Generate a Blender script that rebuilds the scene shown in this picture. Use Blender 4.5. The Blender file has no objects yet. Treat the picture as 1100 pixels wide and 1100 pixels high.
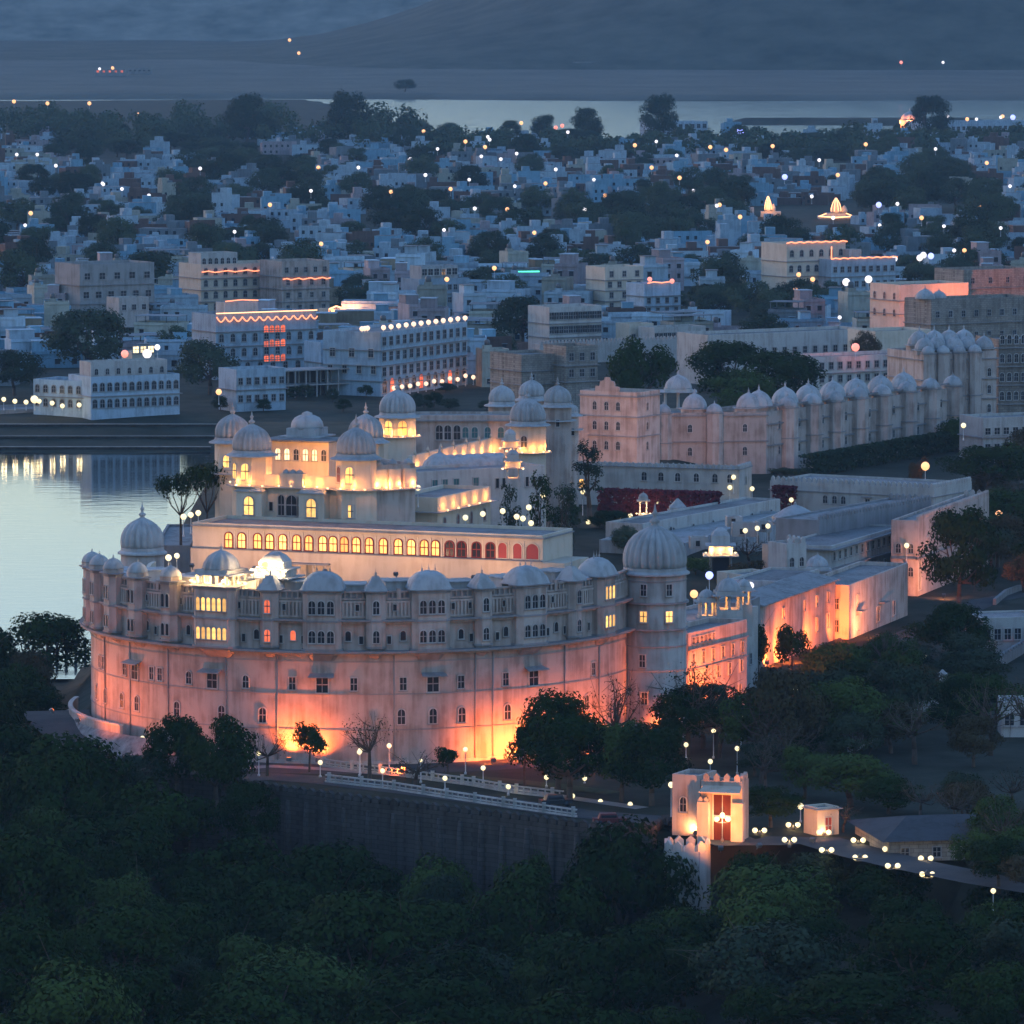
import bpy, math, random
import numpy as np
from math import sin, cos, pi, radians, sqrt, atan2, hypot
from mathutils import Vector, Matrix
random.seed(7)
scene = bpy.context.scene
COL = scene.collection

# ------------------------------------------------------------------ camera
FPX, CAMZ, TANP = 6400.0, 104.0, 602/6400.0
PIT = math.atan(TANP)
cam_d = bpy.data.cameras.new('camera'); cam = bpy.data.objects.new('camera', cam_d); COL.objects.link(cam)
cam.location = (0, 0, CAMZ); cam.rotation_euler = (pi/2 - PIT, 0, 0)
cam_d.sensor_width = 36; cam_d.lens = 36*FPX/1100.0
cam_d.clip_start = 1; cam_d.clip_end = 40000
scene.camera = cam

# ------------------------------------------------------------------ sky, sun, exposure
EXPO = 3.4
SUN_EL, SUN_AZ = 1.5, -52.0          # degrees; azimuth from +Y, negative = west
world = bpy.data.worlds.new("World"); scene.world = world; world.use_nodes = True
wn = world.node_tree.nodes; wl = world.node_tree.links; wn.clear()
sky = wn.new('ShaderNodeTexSky'); sky.sky_type = 'NISHITA'; sky.sun_disc = False
sky.sun_elevation = radians(SUN_EL); sky.sun_rotation = radians(SUN_AZ)
sky.air_density = 1.0; sky.dust_density = 1.0; sky.ozone_density = 3.0
bg = wn.new('ShaderNodeBackground'); bg.inputs[1].default_value = 0.15
wo = wn.new('ShaderNodeOutputWorld')
hsv = wn.new('ShaderNodeHueSaturation'); hsv.inputs['Saturation'].default_value = 0.95   # the camera's dusk white balance
tint = wn.new('ShaderNodeMix'); tint.data_type = 'RGBA'; tint.blend_type = 'MULTIPLY'; tint.inputs[0].default_value = 1.0
tint.inputs[7].default_value = (1.01, 0.99, 1.05, 1)
wl.new(sky.outputs[0], hsv.inputs['Color']); wl.new(hsv.outputs[0], tint.inputs[6]); wl.new(tint.outputs[2], bg.inputs[0]); wl.new(bg.outputs[0], wo.inputs[0])
sun_d = bpy.data.lights.new('sun', 'SUN'); sun_o = bpy.data.objects.new('sun', sun_d); COL.objects.link(sun_o)
sun_d.energy = 0.05; sun_d.angle = radians(25); sun_d.color = (1.0, 0.66, 0.58)
_e, _a = radians(9), radians(SUN_AZ)
sun_o.rotation_euler = Vector((sin(_a)*cos(_e), cos(_a)*cos(_e), sin(_e))).to_track_quat('Z', 'Y').to_euler()
vs = scene.view_settings
vs.view_transform = 'Standard'; vs.look = 'None'; vs.gamma = 1.0; vs.exposure = EXPO; vs.use_curve_mapping = False
cy = scene.cycles
cy.use_denoising = True
cy.max_bounces = 4; cy.diffuse_bounces = 2; cy.glossy_bounces = 2; cy.transmission_bounces = 1; cy.volume_bounces = 1
cy.transparent_max_bounces = 6
cy.sample_clamp_indirect = 4.0; cy.caustics_reflective = False; cy.caustics_refractive = False
cy.use_light_tree = True

# ------------------------------------------------------------------ picture -> place
def ray(px, py):
    xc, yc = (px-550)/FPX, -(py-550)/FPX
    return xc, cos(PIT)+yc*sin(PIT), -sin(PIT)+yc*cos(PIT)
def at(px, py, z=0.0):                      # point of the ray at height z
    a, b, c = ray(px, py); t = (z-CAMZ)/c
    return Vector((a*t, b*t, z))
def atY(px, py, Y):                         # point of the ray at distance Y
    a, b, c = ray(px, py); t = Y/b
    return Vector((a*t, Y, CAMZ+c*t))
def zat(py, Y): return atY(550, py, Y).z
def proj(p):
    x, y, z = p[0], p[1], p[2]-CAMZ
    d = y*cos(PIT) - z*sin(PIT); v = y*sin(PIT) + z*cos(PIT)
    return 550+FPX*x/d, 550-FPX*v/d

# ------------------------------------------------------------------ materials
def newmat(name):
    m = bpy.data.materials.new(name); m.use_nodes = True
    nt = m.node_tree; b = nt.nodes['Principled BSDF']
    return m, nt, b
def wallmat(name, col, dirt=0.35, rough=0.85, scale=0.35, var=0.06, dark=(0.45,0.42,0.38), grain=None):
    """plaster or stone with soft mottling, rain streaks of its own shape and slight variation from thing to thing"""
    m, nt, b = newmat(name); N, L = nt.nodes, nt.links
    geo = N.new('ShaderNodeNewGeometry'); oi = N.new('ShaderNodeObjectInfo')
    n1 = N.new('ShaderNodeTexNoise'); n1.inputs['Scale'].default_value = scale; n1.inputs['Detail'].default_value = 6
    L.new(geo.outputs['Position'], n1.inputs['Vector'])
    mp = N.new('ShaderNodeMapping'); mp.inputs['Scale'].default_value = (1.3, 1.3, 0.12)
    L.new(geo.outputs['Position'], mp.inputs['Vector'])
    n2 = N.new('ShaderNodeTexNoise'); n2.inputs['Scale'].default_value = 1.0; n2.inputs['Detail'].default_value = 5
    L.new(mp.outputs[0], n2.inputs['Vector'])
    mul = N.new('ShaderNodeMath'); mul.operation = 'MULTIPLY'
    L.new(n1.outputs[0], mul.inputs[0]); L.new(n2.outputs[0], mul.inputs[1])
    r = N.new('ShaderNodeMapRange'); r.inputs[1].default_value = 0.2; r.inputs[2].default_value = 0.36
    r.inputs[3].default_value = 0.0; r.inputs[4].default_value = dirt
    L.new(mul.outputs[0], r.inputs[0])
    mix = N.new('ShaderNodeMix'); mix.data_type = 'RGBA'
    mix.inputs[6].default_value = (*col, 1)
    mix.inputs[7].default_value = (col[0]*dark[0], col[1]*dark[1], col[2]*dark[2], 1)
    L.new(r.outputs[0], mix.inputs[0])
    hs = N.new('ShaderNodeHueSaturation')
    rv = N.new('ShaderNodeMapRange'); rv.inputs[3].default_value = 1-var*3; rv.inputs[4].default_value = 1+var
    L.new(oi.outputs['Random'], rv.inputs[0]); L.new(rv.outputs[0], hs.inputs['Value'])
    L.new(mix.outputs[2], hs.inputs['Color']); L.new(hs.outputs[0], b.inputs['Base Color'])
    b.inputs['Roughness'].default_value = rough; b.inputs['Specular IOR Level'].default_value = .15
    if grain:
        br = N.new('ShaderNodeTexBrick'); br.inputs['Scale'].default_value = grain
        cmb = N.new('ShaderNodeVectorMath'); cmb.operation = 'DOT_PRODUCT'; cmb.inputs[1].default_value = (0.8, 0.6, 0)
        L.new(geo.outputs['Position'], cmb.inputs[0])
        sp = N.new('ShaderNodeSeparateXYZ'); L.new(geo.outputs['Position'], sp.inputs[0])
        cx = N.new('ShaderNodeCombineXYZ'); L.new(cmb.outputs['Value'], cx.inputs[0]); L.new(sp.outputs[2], cx.inputs[1])
        L.new(cx.outputs[0], br.inputs['Vector'])
        br.inputs['Color1'].default_value = (1, 1, 1, 1); br.inputs['Color2'].default_value = (.7, .7, .7, 1); br.inputs['Mortar'].default_value = (.45, .45, .45, 1)
        mm = N.new('ShaderNodeMix'); mm.data_type = 'RGBA'; mm.blend_type = 'MULTIPLY'; mm.inputs[0].default_value = 0.8
        L.new(hs.outputs[0], mm.inputs[6]); L.new(br.outputs[0], mm.inputs[7]); L.new(mm.outputs[2], b.inputs['Base Color'])
    return m
def flat(name, col, rough=0.7, metal=0.0, spec=0.3):
    m, nt, b = newmat(name); b.inputs['Base Color'].default_value = (*col, 1)
    b.inputs['Roughness'].default_value = rough; b.inputs['Metallic'].default_value = metal
    b.inputs['Specular IOR Level'].default_value = spec
    return m
def glow(name, col, s, var=0.0):
    s = s/2**EXPO
    m, nt, b = newmat(name)
    b.inputs['Base Color'].default_value = (*col, 1); b.inputs['Emission Color'].default_value = (*col, 1)
    b.inputs['Emission Strength'].default_value = s
    if var:                                       # rooms lit unequally
        N, L = nt.nodes, nt.links
        oi = N.new('ShaderNodeObjectInfo'); tc = N.new('ShaderNodeTexCoord')
        n = N.new('ShaderNodeTexNoise'); n.inputs['Scale'].default_value = 1.6
        L.new(tc.outputs['Object'], n.inputs['Vector']); 
        r = N.new('ShaderNodeMapRange'); r.inputs[3].default_value = s*(1-var); r.inputs[4].default_value = s*(1+var)
        L.new(oi.outputs['Random'], r.inputs[0])
        mu = N.new('ShaderNodeMath'); mu.operation = 'MULTIPLY'
        r2 = N.new('ShaderNodeMapRange'); r2.inputs[1].default_value = .3; r2.inputs[2].default_value = .7; r2.inputs[3].default_value = .5; r2.inputs[4].default_value = 1.4
        L.new(n.outputs[0], r2.inputs[0]); L.new(r.outputs[0], mu.inputs[0]); L.new(r2.outputs[0], mu.inputs[1])
        L.new(mu.outputs[0], b.inputs['Emission Strength'])
    return m
def leafmat(name, c1, c2, trans=0.25):
    m, nt, b = newmat(name); N, L = nt.nodes, nt.links
    geo = N.new('ShaderNodeNewGeometry'); oi = N.new('ShaderNodeObjectInfo')
    n = N.new('ShaderNodeTexNoise'); n.inputs['Scale'].default_value = 0.45; n.inputs['Detail'].default_value = 3
    L.new(geo.outputs['Position'], n.inputs['Vector'])
    ad = N.new('ShaderNodeMath'); ad.operation = 'ADD'
    L.new(n.outputs[0], ad.inputs[0]); L.new(oi.outputs['Random'], ad.inputs[1])
    r = N.new('ShaderNodeMapRange'); r.inputs[1].default_value = .3; r.inputs[2].default_value = 1.7
    L.new(ad.outputs[0], r.inputs[0])
    mix = N.new('ShaderNodeMix'); mix.data_type = 'RGBA'
    mix.inputs[6].default_value = (*c1, 1); mix.inputs[7].default_value = (*c2, 1)
    L.new(r.outputs[0], mix.inputs[0]); L.new(mix.outputs[2], b.inputs['Base Color'])
    b.inputs['Roughness'].default_value = 0.9; b.inputs['Specular IOR Level'].default_value = 0.03
    return m
def groundmat(name, c1, c2, scale):
    m, nt, b = newmat(name); N, L = nt.nodes, nt.links
    geo = N.new('ShaderNodeNewGeometry')
    n = N.new('ShaderNodeTexNoise'); n.inputs['Scale'].default_value = scale; n.inputs['Detail'].default_value = 9; n.inputs['Roughness'].default_value = .65
    L.new(geo.outputs['Position'], n.inputs['Vector'])
    r = N.new('ShaderNodeMapRange'); r.inputs[1].default_value = .35; r.inputs[2].default_value = .65
    L.new(n.outputs[0], r.inputs[0])
    mix = N.new('ShaderNodeMix'); mix.data_type = 'RGBA'
    mix.inputs[6].default_value = (*c1, 1); mix.inputs[7].default_value = (*c2, 1)
    L.new(r.outputs[0], mix.inputs[0]); L.new(mix.outputs[2], b.inputs['Base Color'])
    b.inputs['Roughness'].default_value = .95; b.inputs['Specular IOR Level'].default_value = .1
    return m
def watermat(name, rough, bump, sc):
    m, nt, b = newmat(name); N, L = nt.nodes, nt.links
    b.inputs['Base Color'].default_value = (.015, .025, .03, 1); b.inputs['Roughness'].default_value = rough
    b.inputs['IOR'].default_value = 1.33; b.inputs['Specular IOR Level'].default_value = .42
    geo = N.new('ShaderNodeNewGeometry'); mp = N.new('ShaderNodeMapping'); mp.inputs['Scale'].default_value = sc
    L.new(geo.outputs['Position'], mp.inputs['Vector'])
    n = N.new('ShaderNodeTexNoise'); n.inputs['Scale'].default_value = 1; n.inputs['Detail'].default_value = 4
    L.new(mp.outputs[0], n.inputs['Vector'])
    bp = N.new('ShaderNodeBump'); bp.inputs['Strength'].default_value = bump; bp.inputs['Distance'].default_value = 1.0
    L.new(n.outputs[0], bp.inputs['Height']); L.new(bp.outputs[0], b.inputs['Normal'])
    return m

M = dict(
    white = wallmat('white_plaster', (.43,.41,.38), .5, dark=(.5,.46,.42)),
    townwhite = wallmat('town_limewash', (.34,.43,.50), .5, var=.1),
    cream = wallmat('cream_plaster', (.56,.48,.38), .35, dark=(.6,.52,.44)),
    pinkish = wallmat('weathered_lime_wall', (.43,.36,.315), .65, dark=(.45,.38,.34)),
    dome = wallmat('dome_plaster', (.37,.37,.365), .5, dark=(.5,.48,.45), scale=.5),
    darkroof = wallmat('dark_sheet_roof', (.06,.06,.065), .5, scale=.3),
    slab = wallmat('stone_slab', (.26,.25,.25), .4),
    roof = wallmat('flat_roof', (.21,.21,.21), .7, scale=.2),
    roofwhite = wallmat('limewashed_roof', (.33,.34,.34), .6, scale=.25),
    stone = wallmat('old_stone', (.30,.26,.22), .6, grain=.5),
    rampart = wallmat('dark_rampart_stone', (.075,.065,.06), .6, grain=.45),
    redtrim = flat('maroon_paint', (.20,.03,.025)),
    redpane = flat('red_blind', (.30,.05,.05)),
    teal = flat('teal_shutter', (.05,.14,.14)),
    dark = flat('dark_glass', (.02,.023,.03), .25),  # window glass; also painted shade inside open bays
    doorwood = wallmat('dark_red_door', (.085,.018,.012), .5),
    lit = glow('lit_window', (1.0,.50,.13), 1.5, .7),
    litred = glow('lit_red_window', (1.0,.16,.06), .9, .4),
    litwhite = glow('lit_cream_window', (1.0,.74,.40), 1.8, .3),
    globe = glow('lamp_globe', (1.0,.80,.42), 1.5),
    peach = glow('peach_globe', (1.0,.60,.38), 1.7),
    globewhite = glow('white_lamp', (1.0,.90,.88), 1.6),
    globeorange = glow('sodium_lamp', (1.0,.45,.18), 1.9),
    globeblue = glow('blue_lamp', (.32,.36,1.0), 2.6),
    globegreen = glow('green_lamp', (.1,1.0,.5), 2.0),
    globered = glow('red_lamp', (1.0,.25,.18), 1.8),
    string = glow('string_of_bulbs', (1.0,.45,.2), 3.0),
    stringred = glow('red_string_of_bulbs', (1.0,.27,.12), 2.6),
    metal = flat('painted_metal', (.10,.10,.10), .5),
    whitemetal = flat('white_painted_post', (.5,.5,.5), .5),
    bark = wallmat('bark', (.09,.065,.05), .5, scale=1.5),
    hedge = leafmat('hedge_leaves', (.018,.035,.018), (.03,.05,.025)),
    bougain = leafmat('bougainvillea', (.09,.018,.03), (.14,.03,.045)),
    concrete = wallmat('bare_concrete', (.30,.29,.28), .5),
    brick = wallmat('raw_brick', (.23,.12,.09), .4),
    road = groundmat('asphalt', (.05,.05,.052), (.075,.072,.07), .25),
    paving = groundmat('pale_paving', (.22,.20,.19), (.32,.29,.27), .3),
    lawn = groundmat('lawn_grass', (.035,.05,.025), (.06,.07,.035), .25),
    rubble = groundmat('rubble', (.14,.12,.11), (.30,.27,.25), .9),
)
LEAF = [leafmat('dark_leaves', (.006,.018,.004), (.022,.042,.008)),
        leafmat('mid_leaves', (.022,.042,.010), (.055,.08,.02)),
        leafmat('dry_leaves', (.045,.038,.018), (.07,.05,.026)),
        leafmat('dull_leaves', (.018,.030,.018), (.036,.05,.027)),
        leafmat('town_leaves', (.032,.048,.03), (.065,.085,.045))]  # last one: leaves lightened to stand in for haze over the town

# ------------------------------------------------------------------ mesh collector
class MB:
    def __init__(s): s.v = []; s.f = []; s.m = []; s.mats = []; s.sm = []
    def mi(s, mat):
        if mat not in s.mats: s.mats.append(mat)
        return s.mats.index(mat)
    def add(s, vs_, fs, mat, smooth=False):
        o = len(s.v); k = s.mi(mat); s.v.extend(vs_)
        for f in fs: s.f.append(tuple(i+o for i in f)); s.m.append(k); s.sm.append(smooth)
    def box(s, x0, y0, z0, x1, y1, z1, mat):
        s.add([(x0,y0,z0),(x1,y0,z0),(x1,y1,z0),(x0,y1,z0),(x0,y0,z1),(x1,y0,z1),(x1,y1,z1),(x0,y1,z1)],
              [(3,2,1,0),(4,5,6,7),(0,1,5,4),(1,2,6,5),(2,3,7,6),(3,0,4,7)], mat)
    def prism(s, poly, z0, z1, mat, top=None, taper=0.0):
        """poly counter-clockwise from above"""
        n = len(poly); cx = sum(p[0] for p in poly)/n; cy_ = sum(p[1] for p in poly)/n
        lo = [(p[0],p[1],z0) for p in poly]
        hi = [(cx+(p[0]-cx)*(1-taper), cy_+(p[1]-cy_)*(1-taper), z1) for p in poly]
        s.add(lo+hi, [tuple(range(n-1,-1,-1))] + [(i,(i+1)%n,n+(i+1)%n,n+i) for i in range(n)], mat)
        s.add(hi, [tuple(range(n))], top or mat)
    def lathe(s, cx, cy_, z, prof, seg, mat, ribs=0, amp=0.0, ribmax=99, smooth=True, sq=0.0):
        vs_ = []; fs = []
        for j, (r, h) in enumerate(prof):
            for i in range(seg):
                a = 2*pi*i/seg
                k = 1.0
                if ribs and j <= ribmax: k = 1 - amp*(1-abs(cos(a*ribs/2)))
                vs_.append((cx+r*k*cos(a), cy_+r*k*sin(a), z+h))
        for j in range(len(prof)-1):
            for i in range(seg):
                a, b = j*seg+i, j*seg+(i+1)%seg
                fs.append((a, b, b+seg, a+seg))
        fs.append(tuple(range(seg-1,-1,-1))); n = (len(prof)-1)*seg
        if prof[-1][0] > .001: fs.append(tuple(range(n, n+seg)))
        s.add(vs_, fs, mat, smooth)
    def tube(s, p, q, r0, r1, mat, seg=6):
        p, q = Vector(p), Vector(q); d = (q-p)
        if d.length < 1e-6: return
        d.normalize(); u = d.orthogonal().normalized(); w = d.cross(u)
        vs_ = []
        for c, r in ((p, r0), (q, r1)):
            for i in range(seg):
                a = 2*pi*i/seg; vs_.append(tuple(c + u*(r*cos(a)) + w*(r*sin(a))))
        fs = [(i,(i+1)%seg,seg+(i+1)%seg,seg+i) for i in range(seg)]
        fs += [tuple(range(seg-1,-1,-1)), tuple(range(seg,2*seg))]
        s.add(vs_, fs, mat, True)
    def quadstrip(s, A, Bp, mat):
        """ribbon between two equally long point lists"""
        n = len(A); s.add([tuple(p) for p in A]+[tuple(p) for p in Bp], [(i,i+1,n+i+1,n+i) for i in range(n-1)], mat)
    def mesh(s, name):
        me = bpy.data.meshes.new(name); me.from_pydata(s.v, [], s.f)
        for m in s.mats: me.materials.append(m)
        me.polygons.foreach_set('material_index', s.m)
        me.polygons.foreach_set('use_smooth', s.sm)
        me.update(); return me
    def build(s, name, parent=None, loc=None, rz=0):
        return mobj(name, s.mesh(name), parent, loc, rz)
def mobj(name, me, parent=None, loc=None, rz=0):
    o = bpy.data.objects.new(name, me); COL.objects.link(o)
    if parent: o.parent = parent
    if loc is not None: o.location = loc
    if rz: o.rotation_euler = (0, 0, rz)
    return o
def tag(o, label=None, cat=None, group=None, kind=None):
    if label: o['label'] = label
    if cat: o['category'] = cat
    if group: o['group'] = group
    if kind: o['kind'] = kind
    return o
def thing(name, label, cat, loc=(0,0,0), rz=0, group=None):
    o = bpy.data.objects.new(name, None); COL.objects.link(o); o.empty_display_size = .5
    o.location = loc; o.rotation_euler = (0,0,rz)
    return tag(o, label, cat, group)
def struct(o): return tag(o, kind='structure')
def copy_tree(o, parent=None):
    c = o.copy(); COL.objects.link(c)
    if parent: c.parent = parent
    for ch in o.children: copy_tree(ch, c)
    return c
def smooth01(a, b, x):
    t = min(1, max(0, (x-a)/(b-a))); return t*t*(3-2*t)

# ------------------------------------------------------------------ ground
WALL = [(at(px,py,.5).x, at(px,py,.5).y) for px,py in ((290,848),(370,859),(450,868),(540,878),(620,888),(700,893))]
FRONT = [(-400,800),(-75,790),(-57,762),(-44,744)] + WALL + [(24,694),(40,690),(54,682),(75,668),(100,650),(300,600)]   # line where the palace mound drops
def front_y(x):
    for (x0,y0),(x1,y1) in zip(FRONT, FRONT[1:]):
        if x0 <= x <= x1: return y0+(y1-y0)*(x-x0)/(x1-x0)
    return FRONT[0][1] if x < FRONT[0][0] else FRONT[-1][1]
def lake(x, y):       # 1 in the near lake
    return smooth01(-61, -66, x) * smooth01(925, 942, y + 6*sin(x*.03)) * smooth01(1334, 1322, y + 4*sin(x*.05))
def ground(x, y):
    if y > 1900:
        sh = 3500 + 850*smooth01(-20, -160, x) - 880*0
        far = smooth01(sh-20, sh+60, y + 40*sin(x*.006) + 25*sin(x*.017+1))*smooth01(4560, 4500, y + 30*sin(x*.004) + 18*sin(x*.013))
        for ex_, ey_, rx_, ry_ in ((235,3900,95,26),(420,3760,120,22)): far *= 1-smooth01(1.3, .8, ((x-ex_)/rx_)**2+((y-ey_)/ry_)**2)
        return -4 - 9*far + 6*smooth01(5000, 5600, y)
    z = -4.0
    # mound that carries the palace
    ex = smooth01(-62, -57, x)
    h = 0.0 + 5*smooth01(905, 1010, y)*smooth01(46, 30, x) + 1.8*smooth01(1000,1080,y)*(1-smooth01(46, 30, x))
    h += 2.5*smooth01(-40, -54, x)*smooth01(770, 800, y+0*x)*smooth01(860,800,y)
    back = smooth01(1340, 1250, y)
    z = z + (h - z)*ex*back
    if y < 960: # south of the mound
        f = front_y(x)
        k = smooth01(f+.2, f+2.6, y)
        lo = -17 + 9*smooth01(12, 34, x) + 8*smooth01(-30, -50, x) + 1.5*sin(x*.11)*sin(y*.07) - 4*smooth01(640, 560, y)
        z = lo + (z-lo)*k
    l = lake(x, y)
    bank = smooth01(1400, 1327, y)*(1-ex)*smooth01(1000, 1330, y)
    z = z - 4*bank
    if x < -62 and 780 < y < 960: z = z - 4.5*smooth01(780,850,y)*smooth01(-62,-68,x)
    if x < -57 and y < 1340: z = z*(1-l) - 12*l
    return z
def axis(segs):
    out = [segs[0][0]]
    for a, b, st in segs:
        n = max(1, round((b-a)/st)); out += [a+(b-a)*(i+1)/n for i in range(n)]
    return out
_X = axis([(-4200,-1000,200),(-1000,-250,50),(-250,-90,12),(-90,140,3),(140,300,12),(300,1000,50),(1000,4200,200)])
_Y = axis([(380,640,12),(640,940,2.6),(940,1440,10),(1440,3400,60),(3400,4700,25),(4700,9000,150)])
_v = [(x, y, ground(x, y)) for y in _Y for x in _X]; nx = len(_X)
_f = [(j*nx+i, j*nx+i+1, (j+1)*nx+i+1, (j+1)*nx+i) for j in range(len(_Y)-1) for i in range(nx-1)]
g = MB(); g.add(_v, _f, groundmat('scrub_ground', (.016,.02,.012), (.045,.045,.032), .12), True)
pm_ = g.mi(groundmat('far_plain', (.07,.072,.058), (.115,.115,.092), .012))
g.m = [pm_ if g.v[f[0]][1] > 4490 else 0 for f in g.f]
struct(g.build('ground'))
w = MB(); w.add([(-2500,915,-8),(-56,915,-8),(-56,1345,-8),(-2500,1345,-8)], [(0,1,2,3)], watermat('lake_water', .05, .035, (.12,.35,1)))
struct(w.build('lake'))
w = MB(); w.add([(-4000,3440,-8.2),(4000,3440,-8.2),(4000,4640,-8.2),(-4000,4640,-8.2)], [(0,1,2,3)], watermat('far_lake_water', .12, 1.0, (.05,.1,1)))
struct(w.build('far_lake'))
# hills
hillm = groundmat('wooded_hill', (.10,.105,.085), (.25,.235,.19), .02)  # dry far slopes, paled further to stand in for thicker haze
hillm2 = groundmat('near_hill_scrub', (.03,.036,.026), (.085,.085,.062), .025)  # scrub darkened so its ridge parts from the haze-paled hill behind
def hill(name, x0, x1, y0, y1, hf, n=80, m=24, mat=hillm):
    vs_ = []
    for j in range(m+1):
        for i in range(n+1):
            x, y = x0+(x1-x0)*i/n, y0+(y1-y0)*j/m
            t = sin(pi*j/m)
            rg = .5+.5*sin(x*.009+y*.004)*sin(x*.0047+2)+.25*sin(x*.023+y*.011)
            vs_.append((x, y, -6 + t*hf(x)*(1+.12*rg)))
    fs = [(j*(n+1)+i, j*(n+1)+i+1, (j+1)*(n+1)+i+1, (j+1)*(n+1)+i) for j in range(m) for i in range(n)]
    b = MB(); b.add(vs_, fs, mat, True); struct(b.build(name))
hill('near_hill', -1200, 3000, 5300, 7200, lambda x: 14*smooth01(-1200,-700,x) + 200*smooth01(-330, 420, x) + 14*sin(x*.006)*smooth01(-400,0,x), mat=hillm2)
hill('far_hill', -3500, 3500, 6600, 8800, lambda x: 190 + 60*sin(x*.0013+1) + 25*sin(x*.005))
# the evening air
hz = MB(); hz.box(-4400, -60, -30, 4400, 9200, 420, None); hz.mats = []
hz_o = hz.build('haze'); tag(hz_o, kind='stuff')
hm = bpy.data.materials.new('evening_haze'); hm.use_nodes = True; hn = hm.node_tree.nodes; hn.clear()
pv = hn.new('ShaderNodeVolumePrincipled'); ho = hn.new('ShaderNodeOutputMaterial')
HAZE = 0.66e-4
pv.inputs['Density'].default_value = HAZE; pv.inputs['Color'].default_value = (.25,.42,.55,1); pv.inputs['Anisotropy'].default_value = 0.0
hm.node_tree.links.new(pv.outputs[0], ho.inputs['Volume'])
hz_o.data.materials.append(hm)
# ================================================================== shared building pieces
DOME = [(1.0,0),(1.035,.2),(1.03,.42),(.97,.65),(.86,.86),(.68,1.05),(.46,1.19),(.28,1.28),(.15,1.34),(.09,1.40),(.16,1.46),(.17,1.52),(.07,1.58),(.06,1.68),(.11,1.74),(.05,1.82),(.025,1.95),(0.0,2.1)]
LOW = [(1.0,0),(1.0,.10),(.93,.34),(.80,.56),(.62,.74),(.42,.87),(.22,.95),(.10,1.0),(.09,1.06),(.05,1.1),(.08,1.17),(.03,1.25),(0,1.4)]
def dome_mesh(mb, x, y, z, R, ribs=20, mat=None, prof=DOME, amp=.16, sy=1.0):
    seg = ribs*4 if ribs else 20
    mb.lathe(x, y, z, [(r*R, h*R*sy) for r, h in prof], seg, mat or M['dome'], ribs, amp, 8)
_cache = {}
def arch_pts(w, h, kind):
    hw = w/2
    if kind == 'rect': return [(-hw,0),(hw,0),(hw,h),(-hw,h)]
    r = hw; k = 8; pts = [(-hw,0),(hw,0)]
    for i in range(k+1):
        a = pi*i/k; pts.append((r*cos(a), h-r*1.05 + r*1.05*sin(a)**.9))
    return pts
def win_meshes(w, h, kind, state, frame='white'):
    key = (round(w,2), round(h,2), kind, state, frame)
    if key in _cache: return _cache[key]
    P = arch_pts(w, h, kind); n = len(P); t = min(.16, w*.14)
    cx, cz = 0, h*.5
    O = [(x*(1+2*t/w), (z-cz)*(1+2*t/h)+cz) for x, z in P]
    d = .14
    f = MB(); fm = M[frame]
    vs_ = [(x,0,z) for x,z in O]+[(x,-d,z) for x,z in O]+[(x,-d,z) for x,z in P]+[(x,-.02,z) for x,z in P]
    fs = []
    for i in range(n):
        j = (i+1)%n
        fs += [(i,j,n+j,n+i),(n+i,n+j,2*n+j,2*n+i),(2*n+i,2*n+j,3*n+j,3*n+i)]
    f.add(vs_, fs, fm)
    f.box(-w/2-t*1.8, -d-.12, -t*1.4, w/2+t*1.8, -.001, -t*1.01, M['slab'])
    p = MB()
    pm = {'dark':'dark','lit':'lit','litred':'litred','litw':'litwhite','red':'redpane','teal':'teal','blind':'redtrim','wood':'doorwood'}[state]
    p.add([(x,-.03,z) for x,z in P], [tuple(range(n))], M[pm])
    bar = M['redtrim'] if frame == 'redtrim' else M['metal'] if state in ('lit','litw','litred') else M['slab']
    if w > .75 and state != 'red':
        p.box(-.05,-.075,0.02,.05,-.035,h-.05,bar); p.box(-w/2+.02,-.075,h*.48,w/2-.02,-.036,h*.55,bar)
    _cache[key] = (f.mesh('window'), p.mesh('pane')); return _cache[key]
def add_window(parent, x, y, z, rz, w, h, kind='arch', state='dark', frame='white', name='window'):
    fm, pm = win_meshes(w, h, kind, state, frame)
    o = mobj(name, fm, parent, (x,y,z), rz); mobj('pane', pm, o); return o
def merlons(mb, p, q, z, mat, w=.7, gap=.35, h=.9, t=.4):
    """pointed crenels along a straight edge from p to q"""
    L = hypot(q[0]-p[0], q[1]-p[1]); n = max(1, int(L/(w+gap))); ux, uy = (q[0]-p[0])/L, (q[1]-p[1])/L; nx_, ny_ = -uy, ux
    st = L/n
    for i in range(n):
        a = (i+.5)*st
        pts = [(-w/2,0),(w/2,0),(w/2,h*.6),(0,h),(-w/2,h*.6)]
        f0 = [(p[0]+ux*(a+u)+nx_*t*.5, p[1]+uy*(a+u)+ny_*t*.5, z+v) for u,v in pts]
        f1 = [(p[0]+ux*(a+u)-nx_*t*.5, p[1]+uy*(a+u)-ny_*t*.5, z+v) for u,v in pts]
        mb.add(f0+f1, [(4,3,2,1,0),(5,6,7,8,9)]+[(i_,(i_+1)%5,5+(i_+1)%5,5+i_) for i_ in range(5)], mat)

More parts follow.
